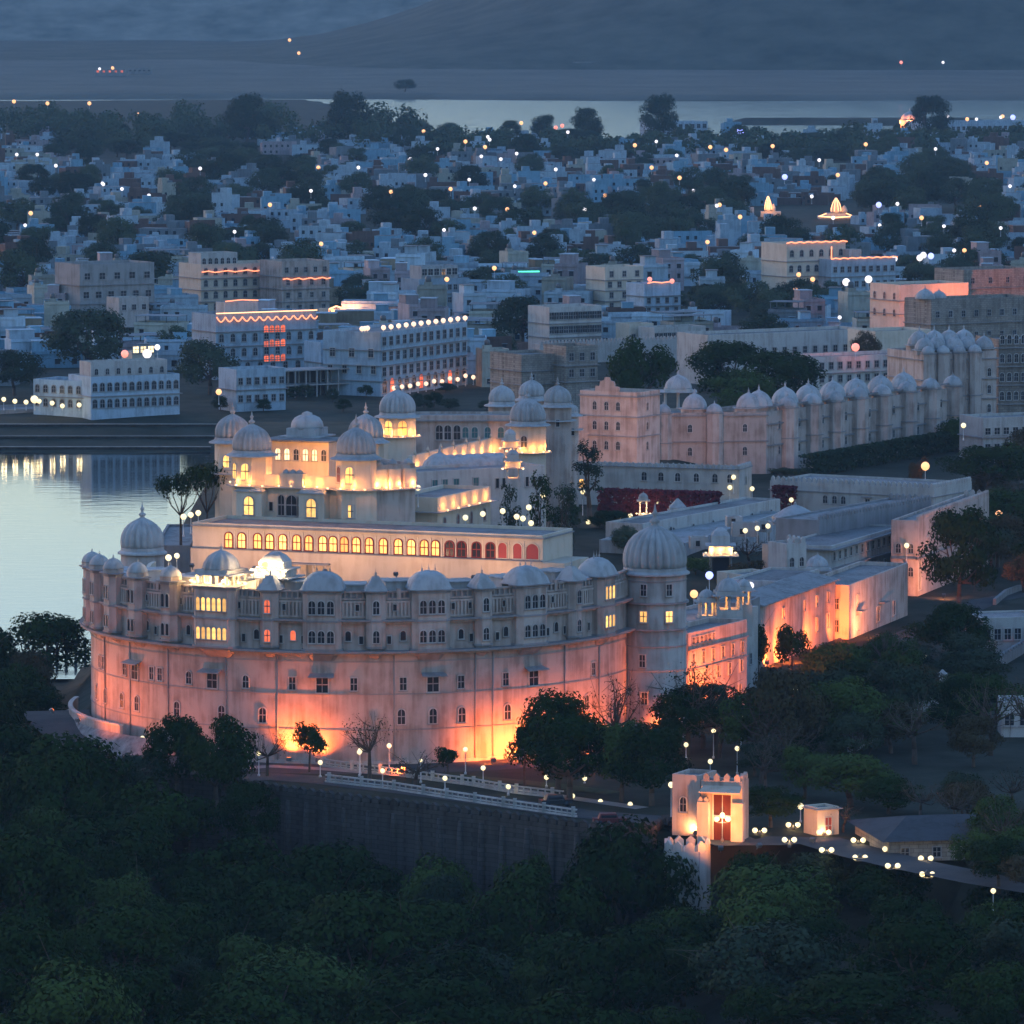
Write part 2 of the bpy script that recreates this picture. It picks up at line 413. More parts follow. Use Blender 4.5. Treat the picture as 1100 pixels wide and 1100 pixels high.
class Bld:
    """a building whose visible front runs from A (left) to B (right); +x along it, +y into the building"""
    def __init__(s, name, label, cat, A, Bp, z0, z1, depth, mat='white', parapet=.9, group=None, roofmat='roof', crenel=False, skirt=0, wall=True, pm=None):
        A, Bp = Vector(A[:2]), Vector(Bp[:2]); d = Bp-A
        s.L = d.length; s.rz = atan2(d.y, d.x); s.h = z1-z0; s.D = depth; s.z0 = z0; s.A = A
        s.o = thing(name, label, cat, (A.x, A.y, z0), s.rz, group); s.mat = M[mat]; s.par = parapet
        if wall:
            b = MB(); t = .35; L, D, H = s.L, depth, s.h
            b.box(0,0,-skirt,L,D,H-parapet,s.mat)
            if parapet > 0:
                b.box(0,0,H-parapet,L,t,H,s.mat); b.box(0,D-t,H-parapet,L,D,H,s.mat)
                b.box(0,t,H-parapet,t,D-t,H,s.mat); b.box(L-t,t,H-parapet,L,D-t,H,s.mat)
            if crenel:
                merlons(b,(0,.2),(L,.2),H,s.mat); merlons(b,(L-.2,0),(L-.2,D),H,s.mat)
            s.wall = b.build('wall', s.o)
            r = MB(); r.box(t,t,H-parapet,L-t,D-t,H-parapet+.04,M[roofmat]); r.build('roof', s.o)
    def world(s, x, y, z): return s.o.matrix_basis @ Vector((x, y, z)) if False else Vector((s.A.x + x*cos(s.rz)-y*sin(s.rz), s.A.y + x*sin(s.rz)+y*cos(s.rz), s.z0+z))
    def u_at(s, px):            # metres along the front where picture column px falls
        lo, hi = -5.0, s.L+5
        for _ in range(40):
            m_ = (lo+hi)/2; p = s.world(m_, 0, 0)
            if proj(p)[0] < px: lo = m_
            else: hi = m_
        return lo
    def win(s, u, z, w, h, kind='arch', state='dark', frame='white', face='front', name='window'):
        if face == 'front': return add_window(s.o, u, 0, z, 0, w, h, kind, state, frame, name)
        if face == 'right': return add_window(s.o, s.L, u, z, pi/2, w, h, kind, state, frame, name)
        if face == 'left': return add_window(s.o, 0, u, z, -pi/2, w, h, kind, state, frame, name)
    def row(s, n, z, w, h, u0=None, u1=None, kind='arch', state='dark', frame='white', face='front', lit=0, seed=1):
        T = s.L if face == 'front' else s.D
        u0 = u0 if u0 is not None else T/(n*2); u1 = u1 if u1 is not None else T-T/(n*2)
        rr = random.Random(seed)
        for i in range(n):
            u = u0 if n == 1 else u0+(u1-u0)*i/(n-1)
            s.win(u, z, w, h, kind, 'lit' if rr.random() < lit else state, frame, face)
    def ledge(s, z, proj_=.5, t=.22, mat='slab', name='cornice', sides=True):
        b = MB(); p = proj_
        b.box(-p if sides else 0,-p,z,s.L+(p if sides else 0),-.004,z+t,M[mat])
        if sides:
            b.box(s.L+.004,-.004,z,s.L+p,s.D,z+t,M[mat]); b.box(-p,-.004,z,-.004,s.D,z+t,M[mat])
        return b.build(name, s.o)
    def part(s, name, mb): return mb.build(name, s.o)
def bpx(name, label, cat, a, b, z0, top, depth, **k):
    """building from picture corners: a, b = feet of the visible front (px, py); top = row of its top edge over a"""
    cl = k.pop('clamp', .6); A, Bq = at(a[0], a[1], z0), at(b[0], b[1], z0)
    for _ in range(6):                            # keep the front from turning too far away from the viewer
        dx = Bq.x-A.x; dy = max(-cl*dx, min(cl*dx, Bq.y-A.y)); Bq = atY(b[0], b[1], A.y+dy)
    return Bld(name, label, cat, A, Bq, z0, atY(a[0], top, A.y).z, depth, **k)

# ------------------------------------------------------------------ lamps that are in the place
def globe_lamp(px, py, Y=None, z=None, kind='globe', r=.34, ground_z=0.0, label='', power=0, color=(1,.75,.4), group='globe lamps', name='globe_lamp', fix=None):
    p = atY(px, py, Y) if Y else at(px, py, z)
    gz = ground_z if ground_z is not None else p.z-3
    if p.z - gz < .8: gz = p.z-.8
    o = thing(name, label, 'lamp', (p.x,p.y,gz), 0, group)
    key = ('post', round(p.z-gz,1))
    if key not in _cache:
        b = MB(); h = p.z-gz
        b.lathe(0,0,0,[(.16,0),(.16,.25),(.07,.35),(.055,h-.25),(.12,h-.2),(.12,h-.12)],8,M['whitemetal']); _cache[key] = b.mesh('post')
    mobj('post', _cache[key], o)
    key = ('globe', kind, r)
    if key not in _cache:
        b = MB(); b.lathe(0,0,-r,[(r*.3,0),(r*.7,r*.28),(r*.97,r*.75),(r*.97,r*1.25),(r*.7,r*1.72),(r*.3,r*1.96),(0,r*2)],10,M[kind]); _cache[key] = b.mesh('globe')
    mobj('globe', _cache[key], o, (0,0,p.z-gz))
    if power:
        plight(o, (0,0,p.z-gz), power, color, r*1.05)
    return o
def plight(parent, loc, power, color, rad=.2):
    l = bpy.data.lights.new('lamp_light', 'POINT'); l.energy = power; l.color = color; l.shadow_soft_size = rad
    o = bpy.data.objects.new('lamp_light', l); COL.objects.link(o); o.parent = parent; o.location = loc
    return o
ORANGE = (1.0, .18, .028); WARM = (1.0, .39, .085)
def flood(loc, target, power, color=ORANGE, angle=100, label='', blend=.8, size=.5, group='floodlights in the palace grounds'):
    """a floodlight: housing and lens on a stub, with its own beam"""
    loc, target = Vector(loc), Vector(target); d = (target-loc)
    o = thing('floodlight', label, 'floodlight', loc, atan2(d.y, d.x)-pi/2, group)
    el = atan2(d.z, hypot(d.x, d.y))
    if 'fl' not in _cache:
        b = MB(); b.box(-.3,-.3,-.22,.3,.12,.22,M['metal']); b.box(-.05,-.12,-.7,.05,-.02,-.22,M['metal']); _cache['fl'] = b.mesh('housing')
    h = mobj('housing', _cache['fl'], o); h.rotation_euler = (el,0,0)
    ck = 'flens%s' % (color,)
    if ck not in _cache:
        b = MB(); b.box(-.27,.122,-.19,.27,.14,.19, glow('flood_lens', color, 12)); _cache[ck] = b.mesh('lens')
    mobj('lens', _cache[ck], h)
    l = bpy.data.lights.new('lamp_light', 'SPOT'); l.energy = power; l.color = color; l.spot_size = radians(angle); l.spot_blend = blend; l.shadow_soft_size = .25
    lo = bpy.data.objects.new('lamp_light', l); COL.objects.link(lo); lo.parent = h; lo.location = (0,.2,0); lo.rotation_euler = (pi/2,0,0)
    return o

# ================================================================== the crescent palace
CX, CY, CR = -20.0, 795.5, 36.5
cres = thing('crescent_palace', 'long crescent-shaped pale stone palace with domed balconies, orange floodlit at its foot', 'palace', (CX,CY,0))
PH0, PH1 = radians(-100), radians(80)
def cp(ph, r=CR): return (r*sin(ph), -r*cos(ph))
def ph_at(px, r=CR):
    lo, hi = radians(-92), radians(85)
    for _ in range(40):
        m_ = (lo+hi)/2; x, y = cp(m_, r)
        if proj((CX+x, CY+y, 15))[0] < px: lo = m_
        else: hi = m_
    return lo
def ring(mb, r0, r1, z0, z1, mat, a0=PH0, a1=PH1, n=72, top=None):
    """curved band: outer r1, inner r0"""
    A = [a0+(a1-a0)*i/n for i in range(n+1)]
    o0 = [(*cp(a,r1),z0) for a in A]; o1 = [(*cp(a,r1),z1) for a in A]
    i0 = [(*cp(a,r0),z0) for a in A]; i1 = [(*cp(a,r0),z1) for a in A]
    mb.quadstrip(o0,o1,mat); mb.quadstrip(i1,i0,mat); mb.quadstrip(o1,i1,top or mat); mb.quadstrip(i0,o0,mat)
    for k in (0,-1):
        q = [o0[k],o1[k],i1[k],i0[k]]; mb.add(q, [(0,1,2,3) if k else (3,2,1,0)], mat)
b = MB(); ring(b, CR-7.5, CR, -2, 21.2, M['pinkish']); b.build('wall', cres)
b = MB(); ring(b, CR-7.4, CR-.5, 21.204, 21.26, M['roofwhite']); b.build('roof', cres)
b = MB(); ring(b, CR-8, CR-7.5, 10, 22.0, M['cream']); b.build('inner_parapet', cres)
for z, p, t in ((14.5,1.5,.28),(18.55,1.1,.26)):
    b = MB(); ring(b, CR+.004, CR+p, z, z+t, M['slab']); ring(b, CR+.004, CR+p*.55, z-.3, z-.002, M['pinkish']); b.build('ledge', cres)
for z in (13.2, 9.0, 4.4):
    b = MB(); ring(b, CR+.004, CR+.10, z, z+.14, M['slab']); b.build('string_course', cres)
b = MB(); ring(b, CR+.004, CR+.28, -2, .45, M['pinkish']); b.build('plinth', cres)
# parapet with a pierced screen: posts, rails and panels between the balconies
b = MB(); ring(b, CR-.4, CR+.12, 21.27, 21.5, M['pinkish']); ring(b, CR-.4, CR+.12, 22.2, 22.42, M['pinkish'])
ring(b, CR-.35, CR-.2, 21.5, 22.2, M['slab'])
n = 150
for i in range(n):
    a = PH0+(PH1-PH0)*(i+.5)/n; x, y = cp(a, CR-.08); u = Vector((cos(a), sin(a), 0)); v = Vector((sin(a), -cos(a), 0)); c = Vector((x,y,0))
    w_ = .12
    P = [c-u*w_-v*.12, c+u*w_-v*.12, c+u*w_+v*.12, c-u*w_+v*.12]
    b.prism([(p.x,p.y) for p in reversed(P)] if False else [(P[3].x,P[3].y),(P[2].x,P[2].y),(P[1].x,P[1].y),(P[0].x,P[0].y)], 21.5, 22.2, M['pinkish'])
    if i % 15 == 0:
        P = [c-u*.28-v*.2, c+u*.28-v*.2, c+u*.28+v*.25, c-u*.28+v*.25]
        b.prism([(P[3].x,P[3].y),(P[2].x,P[2].y),(P[1].x,P[1].y),(P[0].x,P[0].y)], 21.3, 22.75, M['pinkish'])
b.build('parapet', cres)
# carved screen of the upper storey (blind balusters)
b = MB(); ring(b, CR+.004, CR+.22, 19.0, 19.2, M['pinkish']); ring(b, CR+.004, CR+.22, 20.9, 21.15, M['pinkish'])
n = 230
for i in range(n):
    a = PH0+(PH1-PH0)*(i+.5)/n; x, y = cp(a, CR+.1); u = Vector((cos(a), sin(a), 0)); v = Vector((sin(a), -cos(a), 0)); c = Vector((x,y,0)); w_ = .13
    P = [c-u*w_+v*.1, c+u*w_+v*.1, c+u*w_-v*.1, c-u*w_-v*.1]
    b.prism([(p.x,p.y) for p in P][::-1] if False else [(p.x,p.y) for p in P], 19.2, 20.9, M['pinkish'])
b.build('carved_screen', cres)
# drain pipes
for px in (113,140,181,243,298,423,510,529,606,643):
    a = ph_at(px); x, y = cp(a, CR+.12); b = MB(); b.lathe(0,0,0,[(.09,0),(.09,14.4)],6,M['slab']); b.build('drain_pipe', cres, (x,y,0))
def cwin(px, z, w, h, kind='arch', state='dark', hood=False, r=CR):
    a = ph_at(px); x, y = cp(a, r); o = add_window(cres, x, y, z, a, w, h, kind, state)
    if hood:
        q = MB(); q.add([(-w*1.0,0,h+.5),(w*1.0,0,h+.5),(w*1.15,-1.2,h+.12),(-w*1.15,-1.2,h+.12),(-w*1.0,0,h+.36),(w*1.0,0,h+.36),(w*1.15,-1.2,h),(-w*1.15,-1.2,h)],
            [(0,3,2,1),(4,5,6,7),(3,7,6,2),(0,4,7,3),(1,2,6,5)], M['slab']); q.build('hood', o)
    return o
for px in (104,113,131,147,190,238,282,431,465,496,545,590,630,): cwin(px, 5.2, .95, 1.9)
for px in (107,111,134,163,172,203,264,314,380,433,495,543,637): cwin(px, 9.6, .85, 1.6, 'arch' if px in (203,264) else 'rect')
for px in (145,228,346,465,573): cwin(px, 9.3, 1.5, 2.0, 'rect', hood=True)
for px in (107,139,159,186,203,251,276,315,374,433,495,543,597,622,640): cwin(px, 16.0, .7, 1.25, 'arch', 'litred' if px in (107,315) else 'lit' if px in (622,) else 'dark')
for px in (152,168,194,210,262,302,326,366,388,418,448,480,506,534,556,588,606,632): cwin(px, 15.6, .5, 1.0, 'rect')
for px in (160,196,258,306,330,384,424,444,486,504,540,552,592,608): cwin(px, 19.9, .45, .8, 'rect', r=CR+.22)
# oriels ------------------------------------------------------------
def oriel(px, w, nwin, pr, z0, z1, roof, lit=None, split=18.6, roofmat='dome'):
    a = ph_at(px, CR+pr*.5); x, y = cp(a, CR)
    b = MB(); m_ = M['pinkish']; hw = w/2
    # body with chamfered corners
    c = min(.7, pr*.6)
    poly = [(-hw,.3),(-hw,-pr+c),(-hw+c,-pr),(hw-c,-pr),(hw,-pr+c),(hw,.3)]
    b.prism(poly, z0, z1, m_)
    # bracket under the body
    k = len(poly); lo = [(px_*.55, min(.29, py_*.15+.2), z0-1.6) for px_,py_ in poly]; hi = [(px_*.98, min(.29,py_*.97), z0) for px_,py_ in poly]
    b.add(lo+hi, [tuple(range(k-1,-1,-1))]+[(i,(i+1)%k,k+(i+1)%k,k+i) for i in range(k)], M['slab'])
    for zz in (z0, split, z1-.25):
        if zz < z1: b.prism([(q[0]*1.08, q[1]*1.1 if q[1]<0 else q[1]) for q in poly], zz-.10, zz+.12, M['slab'])
    o = b.build('oriel', cres, (x,y,0), a)
    ww = min(1.15, (w-2*c)/nwin*.72); st = lit or 'dark'
    for z_, h_ in ((split-2.75,1.55),(split+.95,1.7)):
        if z_ < z0+.2: z_ = z0+.35
        for i in range(nwin):
            u = 0 if nwin == 1 else (-(w-2*c)/2+ (w-2*c)*(i+.5)/nwin)
            s_ = st if lit else 'dark'
            f, p = win_meshes(ww, h_, 'arch', s_); wo_ = mobj('window', f, o, (u,-pr,z_)); wo_['kind'] = 'thing'; del wo_['kind']
            # pane joined to the window mesh level: sub-part of the palace is the window, its pane shares it
            pp = mobj('pane', p, o, (u,-pr,z_))
    r = MB()
    e = .45
    r.prism([(-hw-e,.4),(-hw-e,-pr-e+c),(-hw+c-e,-pr-e),(hw-c+e,-pr-e),(hw+e,-pr-e+c),(hw+e,.4)], z1, z1+.14, M['slab'])
    if roof == 'bangla':
        # curved-eave roof: half barrel in both senses
        n_, m2 = 14, 8; vs_ = []; fs = []
        dp = pr+3.0; cy0 = (-pr+2.6)/2
        for j in range(m2+1):
            for i in range(n_+1):
                uu = -1+2*i/n_; vv = -1+2*j/m2
                hgt = 2.3*(max(0,1-abs(uu)**2.4)**.55)*(max(0,1-abs(vv)**2.4)**.55)
                vs_.append((uu*(hw+.25), cy0+vv*dp/2, z1+.14+hgt))
        fs = [(j*(n_+1)+i, j*(n_+1)+i+1, (j+1)*(n_+1)+i+1, (j+1)*(n_+1)+i) for j in range(m2) for i in range(n_)]
        r.add(vs_, fs, M[roofmat], True)
        for uu in (-.35,0,.35): r.lathe(uu*hw, cy0, z1+2.3,[(.16,0),(.07,.15),(.14,.3),(.05,.45),(0,1.1)],8,M[roofmat])
    elif roof == 'dome':
        r.lathe(0,-pr*.3,z1+.14,[(hw*.95,0),(hw*.95,.5),(hw*1.0,.55)],8,m_,smooth=False)
        dome_mesh(r,0,-pr*.3,z1+.65,hw*.92,8,M[roofmat],LOW,.05)
    elif roof == 'pyr':
        r.prism([(-hw-.2,-pr-.2),(hw+.2,-pr-.2),(hw+.2,1.6),(-hw-.2,1.6)], z1+.14, z1+.9, M[roofmat], taper=.25)
        r.prism([(-hw*.78,-pr*.8),(hw*.78,-pr*.8),(hw*.78,1.3),(-hw*.78,1.3)], z1+.9, z1+1.9, M[roofmat], taper=.55)
        r.lathe(0,(1.6-pr)/2-.1,z1+1.85,[(.25,0),(.09,.25),(.17,.4),(.05,.6),(0,1.2)],8,M[roofmat])
    r.build('oriel_roof', o)
    return o
oriel(231, 6.2, 6, 1.7, 14.9, 22.6, None, 'lit')
for px in (346, 463, 571, 650): oriel(px, 5.0 if px < 640 else 4.2, 3, 1.4, 14.9 if px != 571 else 14.9, 22.5, 'bangla', 'lit' if px == 650 else None)
for px in (289, 404, 520, 618): oriel(px, 2.5, 1, 1.2, 15.2, 22.4, 'pyr', 'litred' if px == 289 else None)
for px in (97,105,120,146,182): oriel(px, 3.0, 2, 1.5, 15.2, 22.8, 'dome', None)
# small roof rooms behind the parapet
def roofroom(px, r, w, d, z1, mat='roofwhite'):
    a = ph_at(px, r); x, y = cp(a, r); q = MB(); q.box(-w/2,-d/2,21.27,w/2,d/2,z1,M['white']); q.box(-w/2-.25,-d/2-.25,z1,w/2+.25,d/2+.25,z1+.18,M[mat])
    q.build('roof_room', cres, (x,y,0), a)
for px, w_, z1 in ((316,4.5,23.2),(375,4,22.9),(430,4.4,23.3),(487,5,23.0),(545,4.5,23.2),(595,4,23.3),(205,4,23),(165,3,23.2),(260,3,22.9)): roofroom(px, CR-4.2, w_, 3.6, z1)

# the two round towers -------------------------------------------------
def round_tower(name, label, x, y, R, z1, ribs, wins, mat='pinkish', rings=(), zb=-2, drumk=1.0, sy=1.0, domemat='dome', cat='tower', par=None):
    o = thing(name, label, cat, (x,y,0)); b = MB()
    b.lathe(0,0,zb,[(R*1.04,0),(R*1.04,2.8),(R,2.9),(R,z1-zb)],40,M[mat]); b.build('wall', o)
    for z, p, t in rings:
        q = MB(); q.lathe(0,0,z,[(R+.002,-.001),(R+p,0),(R+p,t),(R+.002,t+.001)],40,M['slab'],smooth=False); q.build('ledge', o)
    q = MB(); q.lathe(0,0,z1,[(R+.45,0),(R+.45,.2),(R*1.0,.5),(R*drumk,.9)],40,M[domemat],smooth=False)
    dome_mesh(q,0,0,z1+.8,R*drumk*.985,ribs,M[domemat],DOME,.17,sy); q.build('dome', o)
    for az, z, w_, h_, k, st in wins:
        a = radians(az); add_window(o, R*sin(a)*1.0, -R*cos(a), z, a, w_, h_, k, st)
    return o
tw = at(702, 790, 0)
round_tower('round_tower', 'big round corner tower with ribbed onion dome at the right end of the crescent palace', 19.0, 788.0, 4.2, 21.7, 22,
    [(-22,19.1,.8,1.5,'rect','dark'),(25,19.1,.8,1.5,'rect','dark'),(-22,15.6,.95,1.4,'rect','lit'),(25,15.6,.95,1.4,'rect','lit'),(-24,9.6,.8,1.6,'rect','dark'),(-20,4.6,.8,1.6,'rect','dark')],
    rings=((14.4,.25,.2),(17.9,.35,.25),(12.2,.12,.14),(20.9,.1,.12),(9.0,.1,.12)))
lt = atY(153, 592, 822)
round_tower('round_tower', 'smaller round tower with ribbed dome rising behind the left end of the crescent palace', lt.x, 822, 3.0, 20.9, 18, [], zb=0, sy=1.05)
# ================================================================== pavilions
def oct_poly(R, n=8, off=None):
    off = pi/n if off is None else off
    return [(R*cos(off+2*pi*i/n), R*sin(off+2*pi*i/n)) for i in range(n)]
def chhatri(name, label, cat, x, y, z, w, hc, roof='dome', rz=0, base=.5, mat='white', n=4, tiers=1, tierh=.9, glowin=0, group=None, domemat='dome', skirt=0, color=WARM, eave=.6):
    """open domed kiosk: plinth, columns, eave, roof"""
    o = thing(name, label, cat, (x,y,z), rz, group); hw = w/2
    b = MB(); b.box(-hw,-hw,-skirt,hw,hw,base,M[mat]); b.build('plinth', o)
    if 'col' + str((round(hc,2), round(w,1), mat)) not in _cache:
        c = MB(); r = max(.12, w*.045); c.lathe(0,0,0,[(r*1.5,0),(r*1.5,.15),(r,.25),(r*.85,hc-.3),(r*1.5,hc-.1),(r*1.5,hc)],8,M[mat]); _cache['col'+str((round(hc,2), round(w,1), mat))] = c.mesh('column')
    me = _cache['col'+str((round(hc,2), round(w,1), mat))]
    k = n//4
    for s in range(4):
        for i in range(k):
            t = -1+2*i/k; a = s*pi/2; ux, uy = t*(hw-.25), -(hw-.25)
            mobj('column', me, o, (ux*cos(a)-uy*sin(a), ux*sin(a)+uy*cos(a), base))
    r = MB(); z1 = base+hc
    for q in range(tiers):
        k_ = 1-.22*q
        r.prism([(-hw*k_-eave,-hw*k_-eave),(hw*k_+eave,-hw*k_-eave),(hw*k_+eave,hw*k_+eave),(-hw*k_-eave,hw*k_+eave)], z1, z1+.16, M[domemat])
        r.box(-hw*k_,-hw*k_,z1+.16,hw*k_,hw*k_,z1+.16+ (tierh if tiers > 1 else .45),M[mat]); z1 += .16+(tierh if tiers > 1 else .45)
    k_ = 1-.22*(tiers-1)
    if roof == 'dome': dome_mesh(r,0,0,z1,hw*k_*.98,12,M[domemat],LOW,.12)
    elif roof == 'bell':
        r.prism([(-hw-eave,-hw-eave),(hw+eave,-hw-eave),(hw+eave,hw+eave),(-hw-eave,hw+eave)], z1+.002, z1+.5, M[domemat], taper=.12)
        prof = [(1.35,.5),(1.2,.9),(1.02,1.35),(.82,1.9),(.6,2.4),(.38,2.8),(.16,3.1),(.07,3.3),(.1,3.5),(0,3.9)]
        r.lathe(0,0,z1,[(p*hw,h*w/7.6) for p,h in prof],24,M[domemat])
    elif roof == 'pyr':
        r.prism([(-hw*k_,-hw*k_),(hw*k_,-hw*k_),(hw*k_,hw*k_),(-hw*k_,hw*k_)], z1+.002, z1+w*.5, M[domemat], taper=.9)
    else:
        r.prism([(-hw*k_,-hw*k_),(hw*k_,-hw*k_),(hw*k_,hw*k_),(-hw*k_,hw*k_)], z1+.002, z1+.8, M[domemat], taper=.35)
        r.prism([(-hw*k_*.6,-hw*k_*.6),(hw*k_*.6,-hw*k_*.6),(hw*k_*.6,hw*k_*.6),(-hw*k_*.6,hw*k_*.6)], z1+.8, z1+1.2, M[domemat], taper=.5)
    r.build('dome_roof', o)
    if glowin: plight(o, (0,0,base+hc*.6), glowin, color, .3)
    return o
def oct_tower(parent, x, y, z0, zl, z1, R, ribs, name='corner_tower', mat='cream', wins=(), litup=True, rz=0, sy=1.0, ledgemat='dome', low=()):
    """octagonal corner tower with a ledge at zl and a ribbed dome from z1; a part of its palace"""
    b = MB(); b.prism(oct_poly(R), z0, z1, M[mat])
    b.prism(oct_poly(R+.9), zl, zl+.16, M[ledgemat]); b.prism(oct_poly(R+.45), zl-.25, zl-.004, M[mat])
    b.prism(oct_poly(R+.12), zl+.164, zl+1.1, M[mat])
    o = b.build(name, parent, (x,y,0), rz)
    d = MB(); d.lathe(0,0,z1,[(R+.9,0),(R+.85,.14),(R*1.02,.5),(R*.97,.85)],32,M['dome'],smooth=False); dome_mesh(d,0,0,z1+.8,R*.95,ribs,M['dome'],DOME,.17,sy); d.build('tower_dome', o)
    ap = R*cos(pi/8)
    for az, z, w_, h_, k, st in wins:
        a = radians(az); f, p = win_meshes(w_, h_, k, st, 'white'); loc = (ap*sin(a), -ap*cos(a), z)
        mobj('window', f, o, loc, a); mobj('pane', p, o, loc, a)
    return o

# ================================================================== palace of the four domes, behind the crescent
hall = Bld('arcade_hall', 'long cream hall with a row of glowing arched windows behind the crescent', 'building', (-46.8,868.6), (4.4,848.5), 13.0, 20.8, 12, 'cream', .5, skirt=16)
LITPX = (246,260,277,290,304,319,332,347,358,370,383,397,412,428,442,456,468)
for px in LITPX: hall.win(hall.u_at(px), 4.35, 1.12, 2.1, 'arch', 'lit', 'redtrim')
for px in (483,496,512,527): hall.win(hall.u_at(px), 4.35, 1.25, 2.1, 'arch', 'dark', 'redtrim')
for px in (540,556,572): hall.win(hall.u_at(px), 4.35, 1.3 if px < 570 else 1.9, 2.2, 'arch', 'red', 'cream')
b = MB()
for px in LITPX+(483,496,512,527,540,556): 
    u = hall.u_at(px)+.98; b.box(u-.1,-.12,4.2,u+.1,-.004,6.9,M['cream'])
b.build('pilaster', hall.o)
b = MB(); b.box(0,-.7,0,hall.L+3.6,-.002,4.0,M['cream']); b.box(hall.L+.004,-.002,0,hall.L+3.6,9,4.0,M['cream']); b.build('lower_wall', hall.o)
hall.ledge(7.25,.3,.18,'slab'); hall.ledge(4.02,.75,.12,'slab','sill_band',False)
b = MB(); u = hall.u_at(313); b.box(u,-2.2,2.4,u+6.5,-.72,2.6,M['slab']); hall.part('porch_roof', b)
b = MB(); b.box(u+.3,-.76,.3,u+6.2,-.71,2.3,M['cream']); hall.part('porch_wall', b)
for uu in (0,2.1,4.3,6.3):
    b = MB(); b.box(u+uu-.08 if uu else u,-2.1,-.5,u+uu+.12,-1.95,2.39,M['cream']); b.build('porch_post', hall.o)
HZ = 20.3
four = bpx('four_domed_palace', 'golden lit palace with ribbed domes on four corner towers above the arched hall', 'palace', (243.5,556), (398,562), HZ, 522, 21, mat='cream', parapet=0, wall=False)
b = MB(); L, D = four.L, 21; b.box(1.5,.8,-6,L-1.5,3.8,4.7,M['cream']); b.build('wall', four.o)
b = MB(); b.box(1,4,-6,L-1,D-3,3.6,M['cream']); b.box(2,4.5,3.604,L-2,D-4,3.7,M['roof']); b.build('court', four.o)
b = MB(); b.box(3,-.3,4.7,L-3,.9,4.85,M['dome']); b.box(3,.7,4.85,L-3,1.0,6.6,M['cream']); b.build('parapet', four.o)
for i in range(14):
    pass
# projecting bays
for px, st in ((271,'lit'),(338,'lit')):
    u = four.u_at(px); b = MB(); b.box(u-2.05,-1.2,-.2,u+2.05,.79,4.1,M['cream']); b.box(u-2.3,-1.5,4.1,u+2.3,.78,4.25,M['dome']); b.prism([(u-2.1,-1.3),(u+2.1,-1.3),(u+2.1,.7),(u-2.1,.7)],4.254,4.7,M['dome'],taper=.2)
    o = b.build('bay', four.o); f, p = win_meshes(1.5, 2.7, 'arch', st, 'white'); mobj('window', f, o, (u,-1.2,.7)); mobj('pane', p, o, (u,-1.2,.7))
for px, w_ in ((300,1.0),(311,1.7),(321,1.0)): four.win(four.u_at(px), .6, w_, 3.0, 'arch', 'dark').location.y = .8
four.win(four.u_at(289), 1.2, .6, 1.3, 'rect', 'dark').location.y = .8
cu = four.u_at(313); b = MB(); b.box(cu-1.9,-.1,4.856,cu+1.9,1.3,6.9,M['cream'])
for dx in (-1.1,0,1.1): dome_mesh(b,cu+dx,.6,6.9,.55,8,M['dome'],LOW,.04)
o = b.build('roof_pavilion', four.o)
for px, side in ((265,0),(377,1)):
    u = four.u_at(px)
    oct_tower(four.o, u, 2.0, -6, 4.75, 9.2, 3.0, 20, wins=((4,5.9,1.35,2.3,'arch','lit'),(-41,5.9,1.3,2.3,'arch','blind' if side else 'lit'))+(((8,.8,.95,1.8,'rect','lit'),) if side else ()))
for px in (250,393):
    p = atY(px, 474, 902.5); ql = four.o.matrix_basis
    q = Matrix.Rotation(-four.rz, 4, 'Z') @ (Vector((p.x, p.y, 0)) - Vector((four.A.x, four.A.y, 0)))
    oct_tower(four.o, q.x, q.y, -6, 4.75, p.z-HZ-.2, 2.75, 18, wins=((5,5.6,1.2,2.1,'arch','lit'),))
# back range with the square dome
p0, p1 = atY(284, 497, 899), atY(356, 499, 896)
def loc_of(B_, p): return Matrix.Rotation(-B_.rz, 4, 'Z') @ (Vector((p[0], p[1], 0)) - Vector((B_.A.x, B_.A.y, 0)))
q0, q1 = loc_of(four, p0), loc_of(four, p1)
b = MB(); b.box(q0.x,q0.y,-6,q1.x,q0.y+7,10.0,M['cream']); b.box(q0.x-.5,q0.y-.9,10.0,q1.x+.5,q0.y+7.5,10.25,M['roof']); o = b.build('back_range', four.o)
for i in range(7):
    u = q0.x+(q1.x-q0.x)*(i+.5)/7; f, p = win_meshes(.8,1.7,'arch','litw' if i % 3 else 'dark','white'); mobj('window', f, o, (u,q0.y,7.2)); mobj('pane', p, o, (u,q0.y,7.2))
mp_ = loc_of(four, atY(330, 464, 904)); b = MB(); b.prism([(-3.3,-3.3),(3.3,-3.3),(3.3,3.3),(-3.3,3.3)],10.26,10.45,M['dome']); b.prism([(-2.4,-2.4),(2.4,-2.4),(2.4,2.4),(-2.4,2.4)],10.45,11.6,M['dome'])
b.lathe(0,0,11.4,[(2.45,0),(2.5,.5),(2.35,1.1),(1.9,1.7),(1.2,2.05),(.8,2.15),(.8,2.4),(.3,2.6),(0,2.7)],24,M['dome']); b.build('square_dome', four.o, (mp_.x,mp_.y,0))
for u, v, zz, P in ((6.5,1.9,5.6,160),(10.5,1.9,5.4,150),(14.5,1.9,5.4,150),(8,12,6,520),(13,12,6,520),(4.2,10,5.5,300),(17,10,5.5,300)):
    plight(four.o, (u,v,zz), P*.42, WARM, .25)
